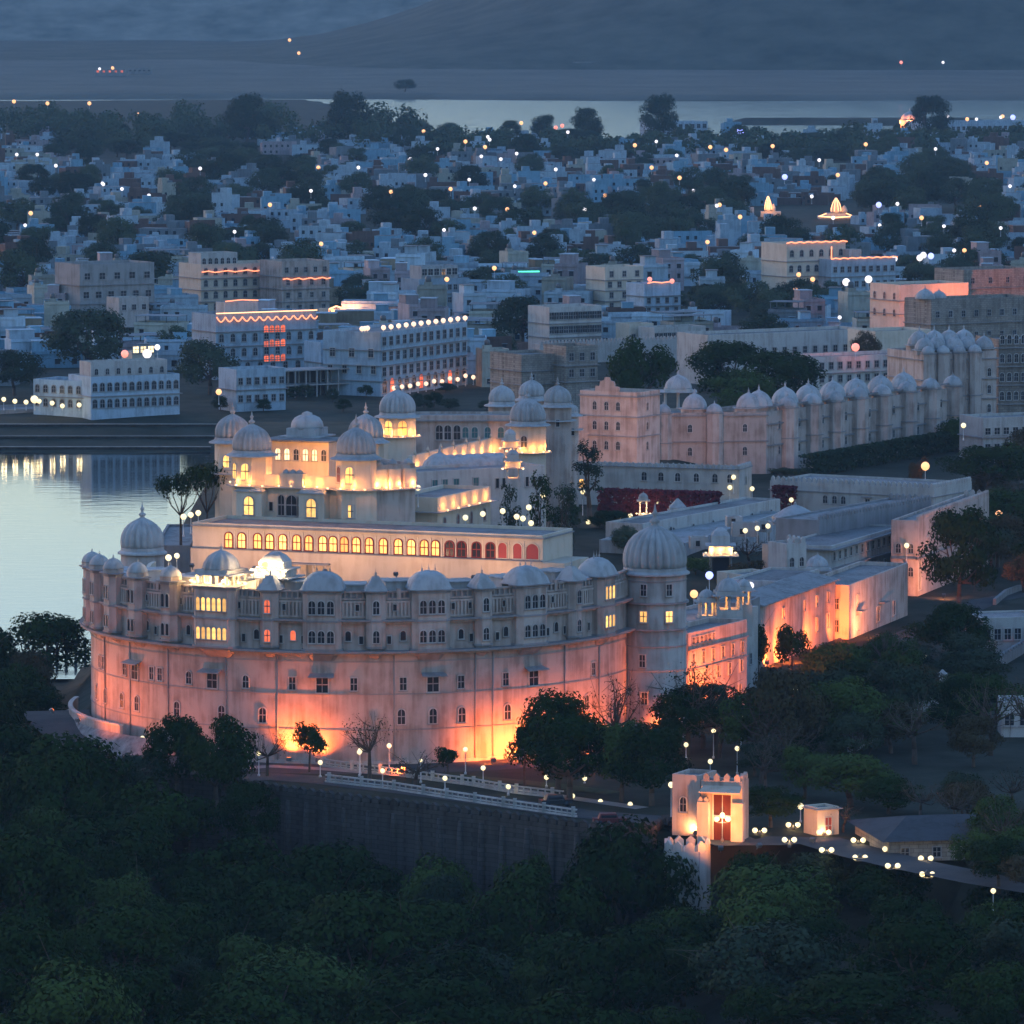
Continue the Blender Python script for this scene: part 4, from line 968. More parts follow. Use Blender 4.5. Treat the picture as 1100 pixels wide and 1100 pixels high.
# road, kerb, terraces
def strip(name, pts, z, wid, mat, thick=.0):
    """pts: picture points along the centre"""
    P = [at(px,py,z) for px,py in pts]; A_ = []; B_ = []
    for i, p in enumerate(P):
        d_ = (P[min(len(P)-1,i+1)]-P[max(0,i-1)]); d_.z = 0; d_.normalize(); n_ = Vector((-d_.y,d_.x,0))
        A_.append(p-n_*wid/2); B_.append(p+n_*wid/2)
    b = MB(); b.quadstrip(A_,B_,M[mat])
    if thick: 
        b.quadstrip([a-Vector((0,0,thick)) for a in A_],A_,M[mat]); b.quadstrip(B_,[a-Vector((0,0,thick)) for a in B_],M[mat])
    return struct(b.build(name))
b = MB(); N_ = 60
outer = []; inner = []
for i in range(N_+1):
    a = radians(-88)+(radians(160))*i/N_; inner.append((CX+(CR+.3)*sin(a), CY-(CR+.3)*cos(a), .05+ (2.6*smooth01(-.8,-1.4,a)))); outer.append((CX+(CR+9)*sin(a), CY-(CR+9)*cos(a), .04+(2.4*smooth01(-.8,-1.4,a))))
b.quadstrip(outer, inner, M['road']); struct(b.build('palace_forecourt'))
strip('road', [(215,838),(290,834),(350,838),(450,850),(540,862),(620,874),(700,880),(760,893)], .07, 6.5, 'road')
strip('road', [(760,893),(790,905),(830,903),(880,903),(930,917),(985,930),(1060,945),(1150,960)], .07, 7, 'road')
strip('pavement', [(225,828),(290,823),(350,826),(450,834),(540,846),(620,858),(690,868)], .09, 2.4, 'paving')
strip('lawn', [(470,832),(540,838),(600,844),(660,852)], .10, 3.4, 'lawn')
def balustrade(label, pts, z=.05, h=1.0, step=4.6):
    P = [at(px,py,z) for px,py in pts]; o = thing('balustrade', label, 'balustrade', P[0], 0)
    b = MB(); r_ = MB(); 
    for p, q in zip(P, P[1:]):
        p, q = p-P[0], q-P[0]; d_ = q-p; l_ = d_.length; u_ = d_/l_; n_ = Vector((-u_.y,u_.x,0))
        for zz, tt, hh in ((h-.16,.17,.16),(.35,.12,.14),(0,.2,.22)):
            c_ = [p-n_*tt, q-n_*tt, q+n_*tt, p+n_*tt]; r_.prism([(v.x,v.y) for v in c_], zz, zz+hh, M['white'])
        k = max(1,int(l_/1.0))
        for i in range(k):
            c = p+d_*((i+.5)/k); big = (i % 5 == 0); s_ = .24 if big else .1
            b.prism([(c.x-s_,c.y-s_),(c.x+s_,c.y-s_),(c.x+s_,c.y+s_),(c.x-s_,c.y+s_)], .01, h+.25 if big else h-.17, M['white'])
    r_.build('rail', o); b.build('balusters', o); return o
balustrade('upper white balustrade between the forecourt and the palace road', [(345,823),(430,834),(506,844),(551,852),(605,858)])
balustrade('lower white balustrade along the rampart side of the palace road', [(350,840),(420,848),(477,857),(550,868),(619,878)])
# curved bank and parapet at the left foot of the palace
bank = []; 
cb = thing('curved_parapet', 'curved pale parapet wall round the left foot of the crescent palace', 'wall', (CX,CY,0))
b = MB(); ring(b, CR+2.6, CR+3.0, -1, 3.4, M['pinkish'], radians(-98), radians(-52), 30); ring(b, CR+2.5, CR+3.1, 3.404, 3.6, M['white'], radians(-98), radians(-52), 30); b.build('wall', cb)
b = MB(); A_ = []; B_ = []
for i in range(30):
    a = radians(-100+60*i/29); A_.append((CX+(CR+6.5)*sin(a), CY-(CR+6.5)*cos(a), -1.0+1.4*smooth01(-1.0,-1.5,a))); B_.append((CX+(CR+3.0)*sin(a), CY-(CR+3.0)*cos(a), 2.4))
b.quadstrip(A_, B_, M['rubble']); struct(b.build('rubble_bank'))
# jetty frame in the lake
jp = at(78,706,-8); jt = thing('scaffold_jetty', 'skeletal pole jetty standing in the lake left of the crescent palace', 'jetty', jp)
b = MB(); c = MB()
for i in range(7):
    for j in range(3):
        b.lathe(-4+i*1.5,-2+j*2,-2,[(.09,0),(.09,4.6)],6,M['metal'])
for j in range(3):
    for zz in (1.2,2.5): c.box(-4.1,-2.06+j*2,zz,5.1,-1.94+j*2,zz+.12,M['metal'])
for i in range(7): c.box(-4.06+i*1.5,-2.1,2.63,-3.94+i*1.5,2.1,2.75,M['metal'])
b.build('poles', jt); c.build('deck_beams', jt)
# ================================================================== trees
def tube_net(mb, segs, mat, seg=6):
    for p, q, r0, r1 in segs: mb.tube(p, q, r0, r1, mat, seg)
def tree_meshes(kind, seed, R=6.0, H=11.0, leaf=0, n=4200):
    rr = np.random.RandomState(seed); tr = MB(); segs = []
    th = H*(.28 if kind == 'dense' else .42)
    lean = rr.normal(size=2)*.4
    top = np.array([lean[0], lean[1], th])
    r0 = .05*H*.62
    segs.append(((0,0,-1.5),(top[0]*.4,top[1]*.4,th*.55),r0*1.25,r0)); segs.append(((top[0]*.4,top[1]*.4,th*.55),tuple(top),r0,r0*.75))
    blobs = []
    nb = {'dense':34,'umbrella':22,'sparse':26,'tall':24,'small':12}[kind]
    for i in range(nb):
        a = rr.rand()*2*pi
        if kind == 'dense':
            q = rr.rand()**.2*.80; el = rr.uniform(-.7,1.0); c = np.array([R*q*cos(a)*cos(el*1.25), R*q*sin(a)*cos(el*1.25), H*.54+ (H*.33)*q/.8*sin(el*1.25)]); r = R*rr.uniform(.2,.36)
        elif kind == 'umbrella':
            q = rr.rand()**.5*.85; c = np.array([R*q*cos(a), R*q*sin(a), H*.82+H*.10*(1-q*q)+rr.normal()*.25]); r = R*rr.uniform(.2,.34)
        elif kind == 'sparse':
            q = rr.rand()**.5*.85; c = np.array([R*q*cos(a), R*q*sin(a), H*rr.uniform(.55,.95)*(1-.25*q*q)]); r = R*rr.uniform(.2,.32)
        elif kind == 'tall':
            f = rr.rand(); q = (.25+.4*(1-abs(f-.4)))*rr.rand()**.5; c = np.array([R*q*cos(a), R*q*sin(a), H*(.4+.6*f)]); r = R*rr.uniform(.2,.34)
        else:
            q = rr.rand()**.5*.7; c = np.array([R*q*cos(a), R*q*sin(a), H*rr.uniform(.45,.8)]); r = R*rr.uniform(.3,.45)
        blobs.append((c, r))
    nl = {'dense':8,'umbrella':9,'sparse':14,'tall':7,'small':5}[kind]
    for c, r in blobs[:nl]:
        m_ = top*.45 + c*.55 + np.array([0,0,-.4]); j = rr.normal(size=3)*.3
        segs.append((tuple(top), tuple(m_+j), r0*.5, r0*.3)); segs.append((tuple(m_+j), tuple(c), r0*.3, r0*.12))
        for k in range(5 if kind == 'sparse' else 2):
            e_ = c+rr.normal(size=3)*r*.8; segs.append((tuple(m_+j*.5 if k % 2 else c), tuple(e_), r0*.14, r0*.05))
    tube_net(tr, segs, M['bark'])
    P = []; Nn = []; per = int(n/nb)
    for c, r in blobs:
        k = int(per*(r/(R*.32))**2); d = rr.normal(size=(k,3)); d[:,2] = d[:,2]*.8+.25; d /= np.linalg.norm(d,axis=1,keepdims=True)
        rad = r*(rr.uniform(.2,1.05,size=(k,1)) if kind == 'sparse' else rr.uniform(.62,1.08,size=(k,1)))
        P.append(c+d*rad*np.array([1,1,.78])); Nn.append(d*.8+(c-np.array([0,0,H*.45]))/R*.5+rr.normal(size=(k,3))*.3)
    P = np.concatenate(P); Nn = np.concatenate(Nn); P[:,2] = np.maximum(P[:,2], H*.2)
    sz = rr.uniform(.14,.31,size=len(P))*(R/6.0)**.4*(.62 if kind == 'sparse' else 1.0)
    return tr.mesh('trunk'), leaf_mesh(P, Nn, sz, LEAF[leaf], rr)
TREES = {}
def get_tree(kind, v, leaf):
    k = (kind, v, leaf)
    if k not in TREES:
        R, H, n = {'dense':(6,11,8200),'umbrella':(6,9,2600),'sparse':(5,9,420),'tall':(3.4,12,2200),'small':(3.2,5.5,1600)}[kind]
        TREES[k] = (tree_meshes(kind, 100*v+len(kind)+leaf*7, R, H, leaf, n), R, H)
    return TREES[k]
def plant_tree(name, label, x, y, z, R, kind='dense', v=0, leaf=0, group=None, H=None, rz=None):
    (tm, cm), R0, H0 = get_tree(kind, v, leaf)
    o = thing(name, label, 'tree', (x,y,z), random.random()*6.28 if rz is None else rz, group)
    s = R/R0; o.scale = (s, s, (H/H0) if H else s*random.uniform(.9,1.12))
    mobj('trunk', tm, o); mobj('crown', cm, o); return o
def tree_px(label, px, cy_, rpx, Y, kind='dense', v=0, leaf=0, gz=0.0, name='tree', group=None):
    """crown centre (px, cy_) of rpx picture pixels at distance Y, foot on gz"""
    c = atY(px, cy_, Y); R = rpx*Y/FPX*1.18
    k = {'dense':.56,'umbrella':.88,'sparse':.75,'tall':.68,'small':.62}[kind]
    H = max(R*1.0, (c.z-gz)/k); R = max(R, H/2.35) if kind == 'dense' else R
    return plant_tree(name, label, c.x, Y, gz, R, kind, v, leaf, group, H)
# the wood below the rampart
wood = []
rw = random.Random(12)
for big in (1, 0):
    for _ in range(9000 if big else 7000):
        Y_ = rw.uniform(535, 905); X = rw.uniform(-(560*Y_/FPX+16), 560*Y_/FPX+18); R = rw.uniform(6.2,10.2) if big else rw.uniform(3.6,5.6)
        lim = front_y(X)-5.5
        if X < -50: lim = 905 if X < -70 else 770
        if Y_ > lim or (X < -52 and Y_ > 800 and X > -68) or (X > -64 and Y_ > 742 and X < -30): continue
        if big and front_y(X)-Y_ < 12 and X > -36: continue
        if any((X-q[0])**2+((Y_-q[1])*.85)**2 < (.74*(R+q[2]))**2 for q in wood): continue
        wood.append((X, Y_, R))
wood = [p for p in wood if not (p[1] > 760 and p[0] > -66)]
for i, (X, Y_, R) in enumerate(wood):
    f = front_y(X); gz = ground(X, Y_)
    Hh = random.uniform(1.0,1.3)*R+random.uniform(3,7)
    d_ = f-Y_
    if X > -36 and X < 17 and d_ < 30: Hh = random.uniform(12.5,17.5)
    if 12 < X: Hh = min(Hh, random.uniform(8.5,12))
    if X > 33 and d_ < 34: Hh = min(Hh, 7.5 + max(0,d_-8)*.12); R = min(R, 6)
    leaf = random.choice((0,0,0,0,1,0,3,0,0,1))
    if i % 41 == 9: leaf = 2
    lab = {0:'dark green broad-crowned tree in the dense wood below the rampart',1:'brighter green broad-crowned tree in the dense wood below the rampart',2:'brownish broad-crowned tree in the dense wood below the rampart',3:'dull grey-green broad-crowned tree in the dense wood below the rampart'}[leaf]
    plant_tree('wood_tree', lab, X, Y_, gz, R, 'dense', i % 4 if leaf == 0 else i % 2, leaf, {0:'dark',1:'bright green',2:'brownish',3:'grey-green'}[leaf]+' trees of the wood below the rampart', Hh)
# single trees that can be told apart
for a in (
 ('dark tree rising above the rampart road in front of the crescent palace, left part', 190,803,34,738,'dense',0,0,-1),
 ('dark tree with lumpy crown right against the left end of the rampart', 232,812,40,733,'dense',1,0,-3),
 ('dark tree over the left end of the rampart, nearest the wood',268,872,34,722,'dense',2,0,-6),
 ('dark tree between left bank road and the wood',100,842,38,760,'dense',3,0,-6),
 ('tall dark tree at the left edge by the bright lamps',28,752,44,850,'dense',1,0,-7),
 ('lower dark tree at the left edge under the bright lamps',48,812,40,800,'dense',0,0,-8),
 ('smaller dark tree left of the two trees at the rampart road', 150,830,30,752,'dense',2,3,-4),
 ('small leafy tree silhouetted against the orange blaze on the palace wall',332,794,18,752,'small',0,0,0),
 ('thin bare-branched tree left of the orange blaze',287,795,27,748,'sparse',0,2,0),
 ('grey airy tree with bare limbs in front of the crescent palace',397,783,32,744,'sparse',1,3,0),
 ('low airy shrub-like tree beside the white balustrade',446,822,34,738,'sparse',2,3,0),
 ('small dense bush tree by the forecourt wall',481,812,15,748,'small',1,0,0),
 ('dark tree top reaching highest over the orange lit foot of the palace',600,785,30,735,'dense',3,0,0),
 ('big dark round tree left of three over the palace road',612,808,50,727,'dense',0,0,0),
 ('dark leaning tree limb spreading left over the orange lit wall',563,800,22,738,'small',2,0,0),
 ('big dark round tree in the middle of three over the palace road',668,806,38,726,'dense',1,1,0),
 ('big dark round tree nearest the gatehouse roof',700,815,46,722,'dense',2,0,0),
 ('domed brown airy tree against the foot of the round tower',664,748,36,756,'sparse',3,2,0),
 ('bare tree before the round tower, glowing orange behind',738,735,44,768,'sparse',0,3,0),
 ('thin bare tree just right of the round tower, against the orange glow',770,745,34,778,'sparse',1,2,0),
 ('small dark tree against the orange lit rose range',852,690,20,846,'small',0,0,0),
 ('slender dark tree left of the small one before the rose range',815,692,18,842,'small',1,0,0),
 ('broad dark tree before the hooded doorways',912,748,44,820,'dense',0,0,0),
 ('wide dark tree below the orange lit house',972,722,40,842,'dense',3,3,0),
 ('dark tree on the slope beside the curved path',1020,682,42,876,'dense',1,0,0),
 ('tall dark tree spreading in front of the rose end range',1030,592,42,935,'dense',2,0,0),
 ('brownish olive tree with a slanting trunk behind the gatehouse',842,762,42,756,'dense',0,2,0),
 ('dark olive tree behind the lit kiosk right of the gate',915,835,54,722,'dense',1,1,0),
 ('dark tree left of the white bastion, against the rampart',672,950,44,690,'dense',1,0,-16),
 ('small dark tree beside the lit gatehouse', 828,862,32,704,'dense',3,0,0),
 ('dark tree with bare lower limbs right of the lit kiosk',905,868,24,700,'sparse',2,0,0),
 ('dark tree beyond the slanting garden wall',1050,790,50,800,'dense',0,0,0),
 ('dark tree between slanting garden wall and pale low house',1040,735,40,838,'dense',2,3,0),
 ('round olive tree in front of the dark roof at the right edge',1082,885,40,688,'dense',1,1,0),
 ('dark tree left of the dark hipped roof',955,860,36,715,'dense',2,0,0),
 ('dark tree half hiding the garden terraces',870,800,34,772,'dense',3,0,0),
 ('dark bush tree below the orange glow at the tower',812,812,24,748,'dense',1,3,0),
 ('big dark tree by the street lamp at the far right',1062,500,48,1120,'dense',0,0,2),
 ('dark tree below the big one by the far right lamp',1085,545,40,1060,'dense',3,0,1),
 ('tall grey airy tree in the palace garden before the gabled block',634,505,22,1035,'tall',0,3,4),
 ('dark round tree in the palace garden near globe lamps',560,548,24,1020,'dense',1,3,4),
 ('maroon-dark garden tree left of the tall airy one',603,552,22,1025,'dense',2,0,4),
 ('low garden tree right of the tall airy one',655,560,24,1022,'dense',0,0,4),
 ('dark garden tree before the shuttered house, among cream globe lamps',547,560,17,902,'tall',1,3,5),
 ('round dark garden tree right of the shuttered house windows',580,558,19,898,'tall',2,0,5),
 ('low dark tree at the right end of the arcade hall roof',606,566,17,896,'tall',3,3,5),
 ('dusky court tree right of the bell-roofed pavilion',897,575,13,1008,'dense',3,3,2),
 ('rounded court tree before the hooded windows of the walled house',935,568,12,1022,'dense',0,4,2),
 ('airy brown tree between wide pale roof and walled house',838,560,14,1035,'sparse',1,2,2),
 ('bushy tree at the left foot of the crenellated wing',672,578,16,985,'dense',1,4,4),
 ('bare brown tree beside the lit shrine',806,585,26,985,'sparse',3,2,2),
 ('leafy shrub tree below the bare brown tree',800,610,18,962,'small',2,2,2),
 ('leafy shrub tree left of the lit shrine',748,607,15,965,'small',1,1,2),
 ('small shrub tree in front of the palace long wing',838,512,12,1150,'small',0,3,2),
 ('second small shrub tree in front of the palace long wing',856,510,12,1152,'small',2,3,2),
 ('umbrella-crowned tree by the lake, left of the four-domed palace',194,521,25,905,'umbrella',0,0,14),
 ('taller umbrella-crowned tree against the four-domed palace',222,512,24,902,'umbrella',1,0,14),
 ('big dark round tree behind the gabled block',688,398,36,1260,'dense',1,0,5),
 ('big dark tree behind the palace front wing, left of the pair',785,395,44,1300,'dense',2,0,5),
 ('big dark tree behind the palace front wing, right of the pair',840,402,46,1290,'dense',0,0,5),
 ('lower leafy tree between the two big ones behind the front wing',795,420,34,1255,'dense',3,1,5),
 ('rusty small tree by the pink lamp behind the palace domes',930,372,14,1420,'dense',1,2,5),
 ('rusty lamp-lit bush beside the garden road lamp',986,506,10,1110,'small',0,2,2),
): tree_px(*a)
rg = random.Random(77); put = []
ZN = [(835,760,905,815,4),(1040,918,1110,965,4),(900,750,1000,800,4),(950,722,1010,745,2),(1020,770,1110,830,5),(1020,700,1070,740,2),(1040,560,1110,640,7),(1020,470,1110,560,7),(730,800,800,815,3),(800,810,900,860,7),(900,800,1000,850,5),(985,870,1110,905,6),(1040,905,1110,950,4),(1112,500,1230,900,16)]
for x0,y0,x1,y1,n_ in ZN:
    k = 0; tries = 0
    while k < n_ and tries < 200:
        tries += 1; px, py = rg.uniform(x0,x1), rg.uniform(y0,y1); p = at(px,py,0)
        if any((p.x-q[0])**2+(p.y-q[1])**2 < 30 for q in put): continue
        put.append((p.x,p.y)); k += 1; R = rg.uniform(3.6,6.2) if y0 < 860 else rg.uniform(3,4.2)
        plant_tree('garden_tree', rg.choice(('dark round tree in the unlit palace gardens','dark bushy tree in the unlit palace gardens')), p.x, p.y, 0, R, rg.choice(('dense','dense','sparse')), k % 4, rg.choice((0,2,3,1)), 'trees of the dark palace gardens', R*rg.uniform(1.5,1.9))
for i in range(16):
    px, py = rg.uniform(235,570), rg.uniform(424,447); p = at(px,py,-5)
    plant_tree('bank_bush', 'dark bush on the sloping bank across the water', p.x, p.y, ground(p.x,p.y)-.2, rg.uniform(1.6,3.4), 'dense', i % 4, rg.choice((0,3)), 'bushes on the sloping bank', rg.uniform(2.5,4.5))
p0_, p1_ = atY(-40,470,1345), atY(238,470,1352)
for k in range(3):
    yk = 1338+k*17; zk = ground(-150, yk); xa, xb = -62*1.0-95-30*k, -68
    o = thing('ghat_step', ('lowest','middle','upper')[k]+' long stone step of the embankment across the water', 'step', (xa-110, yk, 0)); b = MB(); b.box(0,0,zk-2,xb-xa+110,1.6,zk+.55,M['rampart']); b.box(-.1,-.25,zk+.552,xb-xa+110.1,1.8,zk+.66,M['stone']); b.build('masonry', o)
hd = at(905,522,2); hedge('garden_hedge', 'long clipped dark hedge along the foot of the palace long wing', at(872,512,2), at(1030,484,2), 4.0, 3, 'hedge', 'hedge', 11, 14)
# ================================================================== the town across the lake
HM = [wallmat('town_'+n_, c_, .45, var=.12) for n_, c_ in (('white',(.35,.45,.52)),('pale_blue',(.20,.37,.48)),('cream',(.36,.36,.30)),('pink',(.36,.30,.31)),('grey',(.17,.20,.22)),('brick',(.14,.085,.07)),('ochre',(.26,.21,.14)),('whitewash',(.40,.50,.56)))]  # town walls shifted bluer, carrying the dusk light's cast in their colour
HN = ['white','pale blue','cream','pink','grey','bare brick','ochre','whitewashed']
def simple_win(w, h, mat='dark'):
    k = ('sw', w, h, mat)
    if k not in _cache:
        b = MB(); b.box(-w/2,-.05,0,w/2,.02,h,M[mat]); b.box(-w/2-.12,-.14,-.12,w/2+.12,.02,-.003,HM[4]); b.box(-w/2-.25,-.45,h+.12,w/2+.25,.02,h+.2,HM[0]); _cache[k] = b.mesh('window')
    return _cache[k]
FEAT = ['a rooftop stair room','a water tank on the roof','a stepped roofline','a shaded roof terrace','a small blue roof shed','an upper balcony']
def house_proto(i, ci):
    rr = random.Random(i*17+ci); w_, d_ = rr.uniform(8,17), rr.uniform(6,10); st = [1,2,1,2,2,1,3][i % 7]; w_ *= .7 if st == 3 else 1; h = 3.1*st+.4; ft = i % 6
    o = thing('house', '', 'house'); wm = HM[ci]; b = MB(); p = .7; t = .25
    b.box(-w_/2,0,-4,w_/2,d_,h,wm)
    for bx in ((-w_/2,0,h,w_/2,t,h+p),(-w_/2,d_-t,h,w_/2,d_,h+p),(-w_/2,t,h,-w_/2+t,d_-t,h+p),(w_/2-t,t,h,w_/2,d_-t,h+p)): b.box(*bx, wm)
    b.box(-w_/2-.25,-.3,h-.05,w_/2+.25,-.002,h+.12,wm)
    for s_ in range(1, st): b.box(-w_/2-.12,-.14,3.1*s_,w_/2+.12,-.002,3.1*s_+.16,wm)
    b.build('wall', o)
    r = MB(); r.box(-w_/2+t,t,h,w_/2-t,d_-t,h+.06,M['roof'] if i % 3 else M['roofwhite']); r.build('roof', o)
    q = MB(); x0 = rr.uniform(-w_/2+.3, w_/2-4)
    if ft == 0: q.box(x0,d_-4,h+.07,x0+3.2,d_-.3,h+2.7,wm); q.box(x0-.3,d_-4.4,h+2.7,x0+3.5,d_-.1,h+2.85,M['roof']); q.build('stair_room', o)
    elif ft == 1: q.box(x0,d_-3.4,h+.07,x0+2.2,d_-1.2,h+1.5,wm); q.lathe(x0+1.1,d_-2.3,h+1.5,[(.8,0),(.8,1.2),(.4,1.5),(0,1.55)],10,M['metal'] if i % 2 else HM[7]); q.build('water_tank', o)
    elif ft == 2: q.box(-w_/2+.3,d_*.4,h+.07,w_*.1,d_-.3,h+3.0,wm); q.box(-w_/2+.1,d_*.38,h+3.0,w_*.12,d_-.2,h+3.2,HM[7]); q.build('upper_room', o)
    elif ft == 3:
        for xx in (-w_/2+.4, 0, w_/2-.6): q.box(xx,.4,h+.07,xx+.2,.6,h+2.4,HM[4]); q.box(xx,d_-.8,h+.07,xx+.2,d_-.6,h+2.4,HM[4])
        q.box(-w_/2,.2,h+2.4,w_/2,d_-.3,h+2.5,HM[4]); q.build('terrace_canopy', o)
    elif ft == 4: q.box(x0,d_-3.8,h+.07,x0+3.6,d_-.4,h+2.2,HM[1]); q.box(x0-.2,d_-4,h+2.2,x0+3.8,d_-.3,h+2.3,HM[1]); q.build('roof_shed', o)
    else: q.box(-w_*.3,-1.1,3.2*max(1,st-1)-.2,w_*.3,-.15,3.2*max(1,st-1)-.05,HM[7]); q.box(-w_*.3,-1.12,3.2*max(1,st-1)-.05,w_*.3,-1.05,3.2*max(1,st-1)+.9,wm); q.build('balcony', o)
    nw = max(2, int(w_/3.4))
    for s_ in range(st):
        for k in range(nw):
            if rr.random() < (.75 if st < 3 else .6):
                mobj('window', simple_win(1.0 if (i+s_) % 2 else 1.3, 1.3, 'lit' if rr.random() < .03 else 'dark'), o, (-w_/2+w_*(k+.5)/nw, 0, 3.1*s_+1.0))
    return o, w_, d_, h, f'{HN[ci]} %s-storey house with {FEAT[ft]}' % ['','one','two','three','four'][st]
EXCL = [(20,398,315,480),(225,394,410,480),(400,405,510,470),(210,329,365,362),(80,339,172,372),(444,322,510,350),(545,376,655,470),(644,330,740,356),(560,376,740,470),(838,318,968,348),(858,222,934,266),(806,222,856,262),(760,368,1110,470),(960,338,1110,470),(985,138,1110,158),(695,143,765,165)]
def excluded(px, py):
    return any(a-6 < px < c+6 and b_ < py < d_ for a, b_, c, d_ in EXCL)
GROVES = [(95,372,50,1),(15,400,32,1),(225,395,38,1),(185,368,25,1),(560,350,40,1),(535,375,22,1),(690,335,22,2),(700,245,60,6),(650,235,50,5),(800,345,55,5),(850,340,45,4),(420,235,45,5),(480,230,35,4),(310,190,60,5),(260,170,60,6),(985,215,55,6),(1010,185,50,4),(930,215,40,3),(860,330,40,3),(1070,270,45,3),(60,200,40,3),(300,260,40,3),(185,235,40,3),(345,225,28,2),(590,245,30,2),(1040,230,50,3),(900,165,60,4),(760,215,50,3),(970,300,30,2),(740,320,35,3),(380,320,22,1),(245,365,22,1),(70,245,30,2),(385,255,28,2),(520,305,25,1),(820,360,30,1),(620,160,60,4),(480,150,60,4),(120,160,70,5),(200,150,60,4),(1045,335,25,1),(1090,285,30,2)]
protos = [house_proto(i, ci) for i, ci in enumerate((0,7,1,2,0,4,7,3,0,1,5,7,0,2,6,4,0,7,1,5,3,0))]
rng = random.Random(21); slots = []
ypx = 412.0
while ypx > 146:
    Yd = 108*FPX/(ypx+52); step = 4.6 if ypx > 300 else 3.9 if ypx > 220 else 3.5
    half = 660*Yd/FPX; x = -half+rng.uniform(0,10)
    while x < half:
        w_ = rng.uniform(8,16); px = 550+FPX*x/Yd
        ok = not excluded(px, ypx) and not any((px-a)**2+((ypx-b_)*1.6)**2 < (r_*.62)**2 for a, b_, r_, n_ in GROVES)
        if ypx < 160 and not (40 < px < 120 or 270 < px < 460 or px > 860): ok = ok and rng.random() < .35
        if px > 560 and ypx > 372: ok = False
        if ok and rng.random() < .95: slots.append((x, Yd+rng.uniform(-10,10), px, ypx))
        x += w_*1.0
    ypx -= step*rng.uniform(.85,1.15)
_in = [s for s in slots if -25 < s[2] < 1125]; NEAR = _in[:300]; _n = set(id(s) for s in NEAR); FAR = [s for s in slots if id(s) not in _n]
used = set()
for k, (x, Yd, px, py) in enumerate(NEAR):
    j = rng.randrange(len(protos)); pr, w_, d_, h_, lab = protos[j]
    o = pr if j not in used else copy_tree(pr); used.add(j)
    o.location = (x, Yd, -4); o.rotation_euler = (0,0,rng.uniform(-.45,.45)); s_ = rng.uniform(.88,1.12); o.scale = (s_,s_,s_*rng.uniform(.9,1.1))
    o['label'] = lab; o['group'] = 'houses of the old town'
for j, pr in enumerate(protos):
    if j not in used:
        for ch in list(pr.children): bpy.data.objects.remove(ch)
        bpy.data.objects.remove(pr[0] if isinstance(pr, tuple) else pr)
fb = MB()
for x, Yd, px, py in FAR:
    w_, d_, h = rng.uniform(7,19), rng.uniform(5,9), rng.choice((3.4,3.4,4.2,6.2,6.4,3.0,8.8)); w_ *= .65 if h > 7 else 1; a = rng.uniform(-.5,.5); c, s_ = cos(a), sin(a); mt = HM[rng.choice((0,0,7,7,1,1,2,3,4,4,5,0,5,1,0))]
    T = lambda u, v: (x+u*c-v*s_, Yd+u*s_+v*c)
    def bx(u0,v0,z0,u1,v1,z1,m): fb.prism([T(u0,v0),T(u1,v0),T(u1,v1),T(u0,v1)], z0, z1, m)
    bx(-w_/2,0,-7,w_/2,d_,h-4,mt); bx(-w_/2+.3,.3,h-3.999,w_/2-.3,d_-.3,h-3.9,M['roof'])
    q = rng.uniform(-w_/2+.3,w_/2-4)
    if rng.random() < .7: bx(q,d_-4,h-3.9,q+3.4,d_-.3,h-1.3,mt)
    if rng.random() < .4: q2 = rng.uniform(-w_/2,w_/2-3); bx(q2,.4,h-3.9,q2+2,2.4,h-2.4,HM[rng.choice((0,4,7))])
    if rng.random() < .6: bx(-w_/2,0,h-3.998,w_/2,.3,h-3.2,mt)
    for s2 in range(int(h/3.1)):
        for kk in range(int(w_/3.2)):
            if rng.random() < .7: u = -w_/2+1.6+kk*3.1; bx(u-.55,-.06,s2*3.1-3.0,u+.55,-.01,s2*3.1-1.7,M['dark'])
tag(fb.build('distant_houses'), 'pale box houses of the far town blurring together towards the lake', 'houses', kind='stuff')
# trees of the town
rt = random.Random(5); nt_ = 0
for gx, gy, gr_, gn in GROVES:
    for i in range(gn+(2 if gn > 2 else 0)):
        a = rt.random()*6.28; q = 0 if gn == 1 else rt.random()**.5*gr_*.8; px, py = gx+q*cos(a), gy+q*sin(a)*.4
        Yd = 108*FPX/(py+52+(gr_*.75 if gn == 1 else 8)); R = (gr_ if gn == 1 else gr_*rt.uniform(.36,.62))*Yd/FPX; x = (px-550)/FPX*Yd
        R = min(R, 14 if gn == 1 else 9)
        plant_tree('town_tree', '%s tree standing among the town houses' % rt.choice(('large dark','broad dark','rounded dark','dusky green')), x, Yd, ground(x,Yd), R, 'dense', nt_ % 4, rt.choice((4,3,4)), 'trees among the town houses', min(22 if py > 185 else 11, R*1.7)); nt_ += 1
for i in range(210):
    py = rt.uniform(150,330); px = rt.uniform(-10,1110)
    if excluded(px,py+6) or excluded(px,py+16): continue
    Yd = 108*FPX/(py+52+4); x = (px-550)/FPX*Yd; R = rt.uniform(4,9.5)
    plant_tree('town_tree', '%s tree between the pale town houses' % rt.choice(('small dark','medium dark','loose dusky')), x, Yd, -4, R, 'dense', i % 4, rt.choice((4,3,4)), 'trees among the town houses', R*rt.uniform(1.5,2.0))
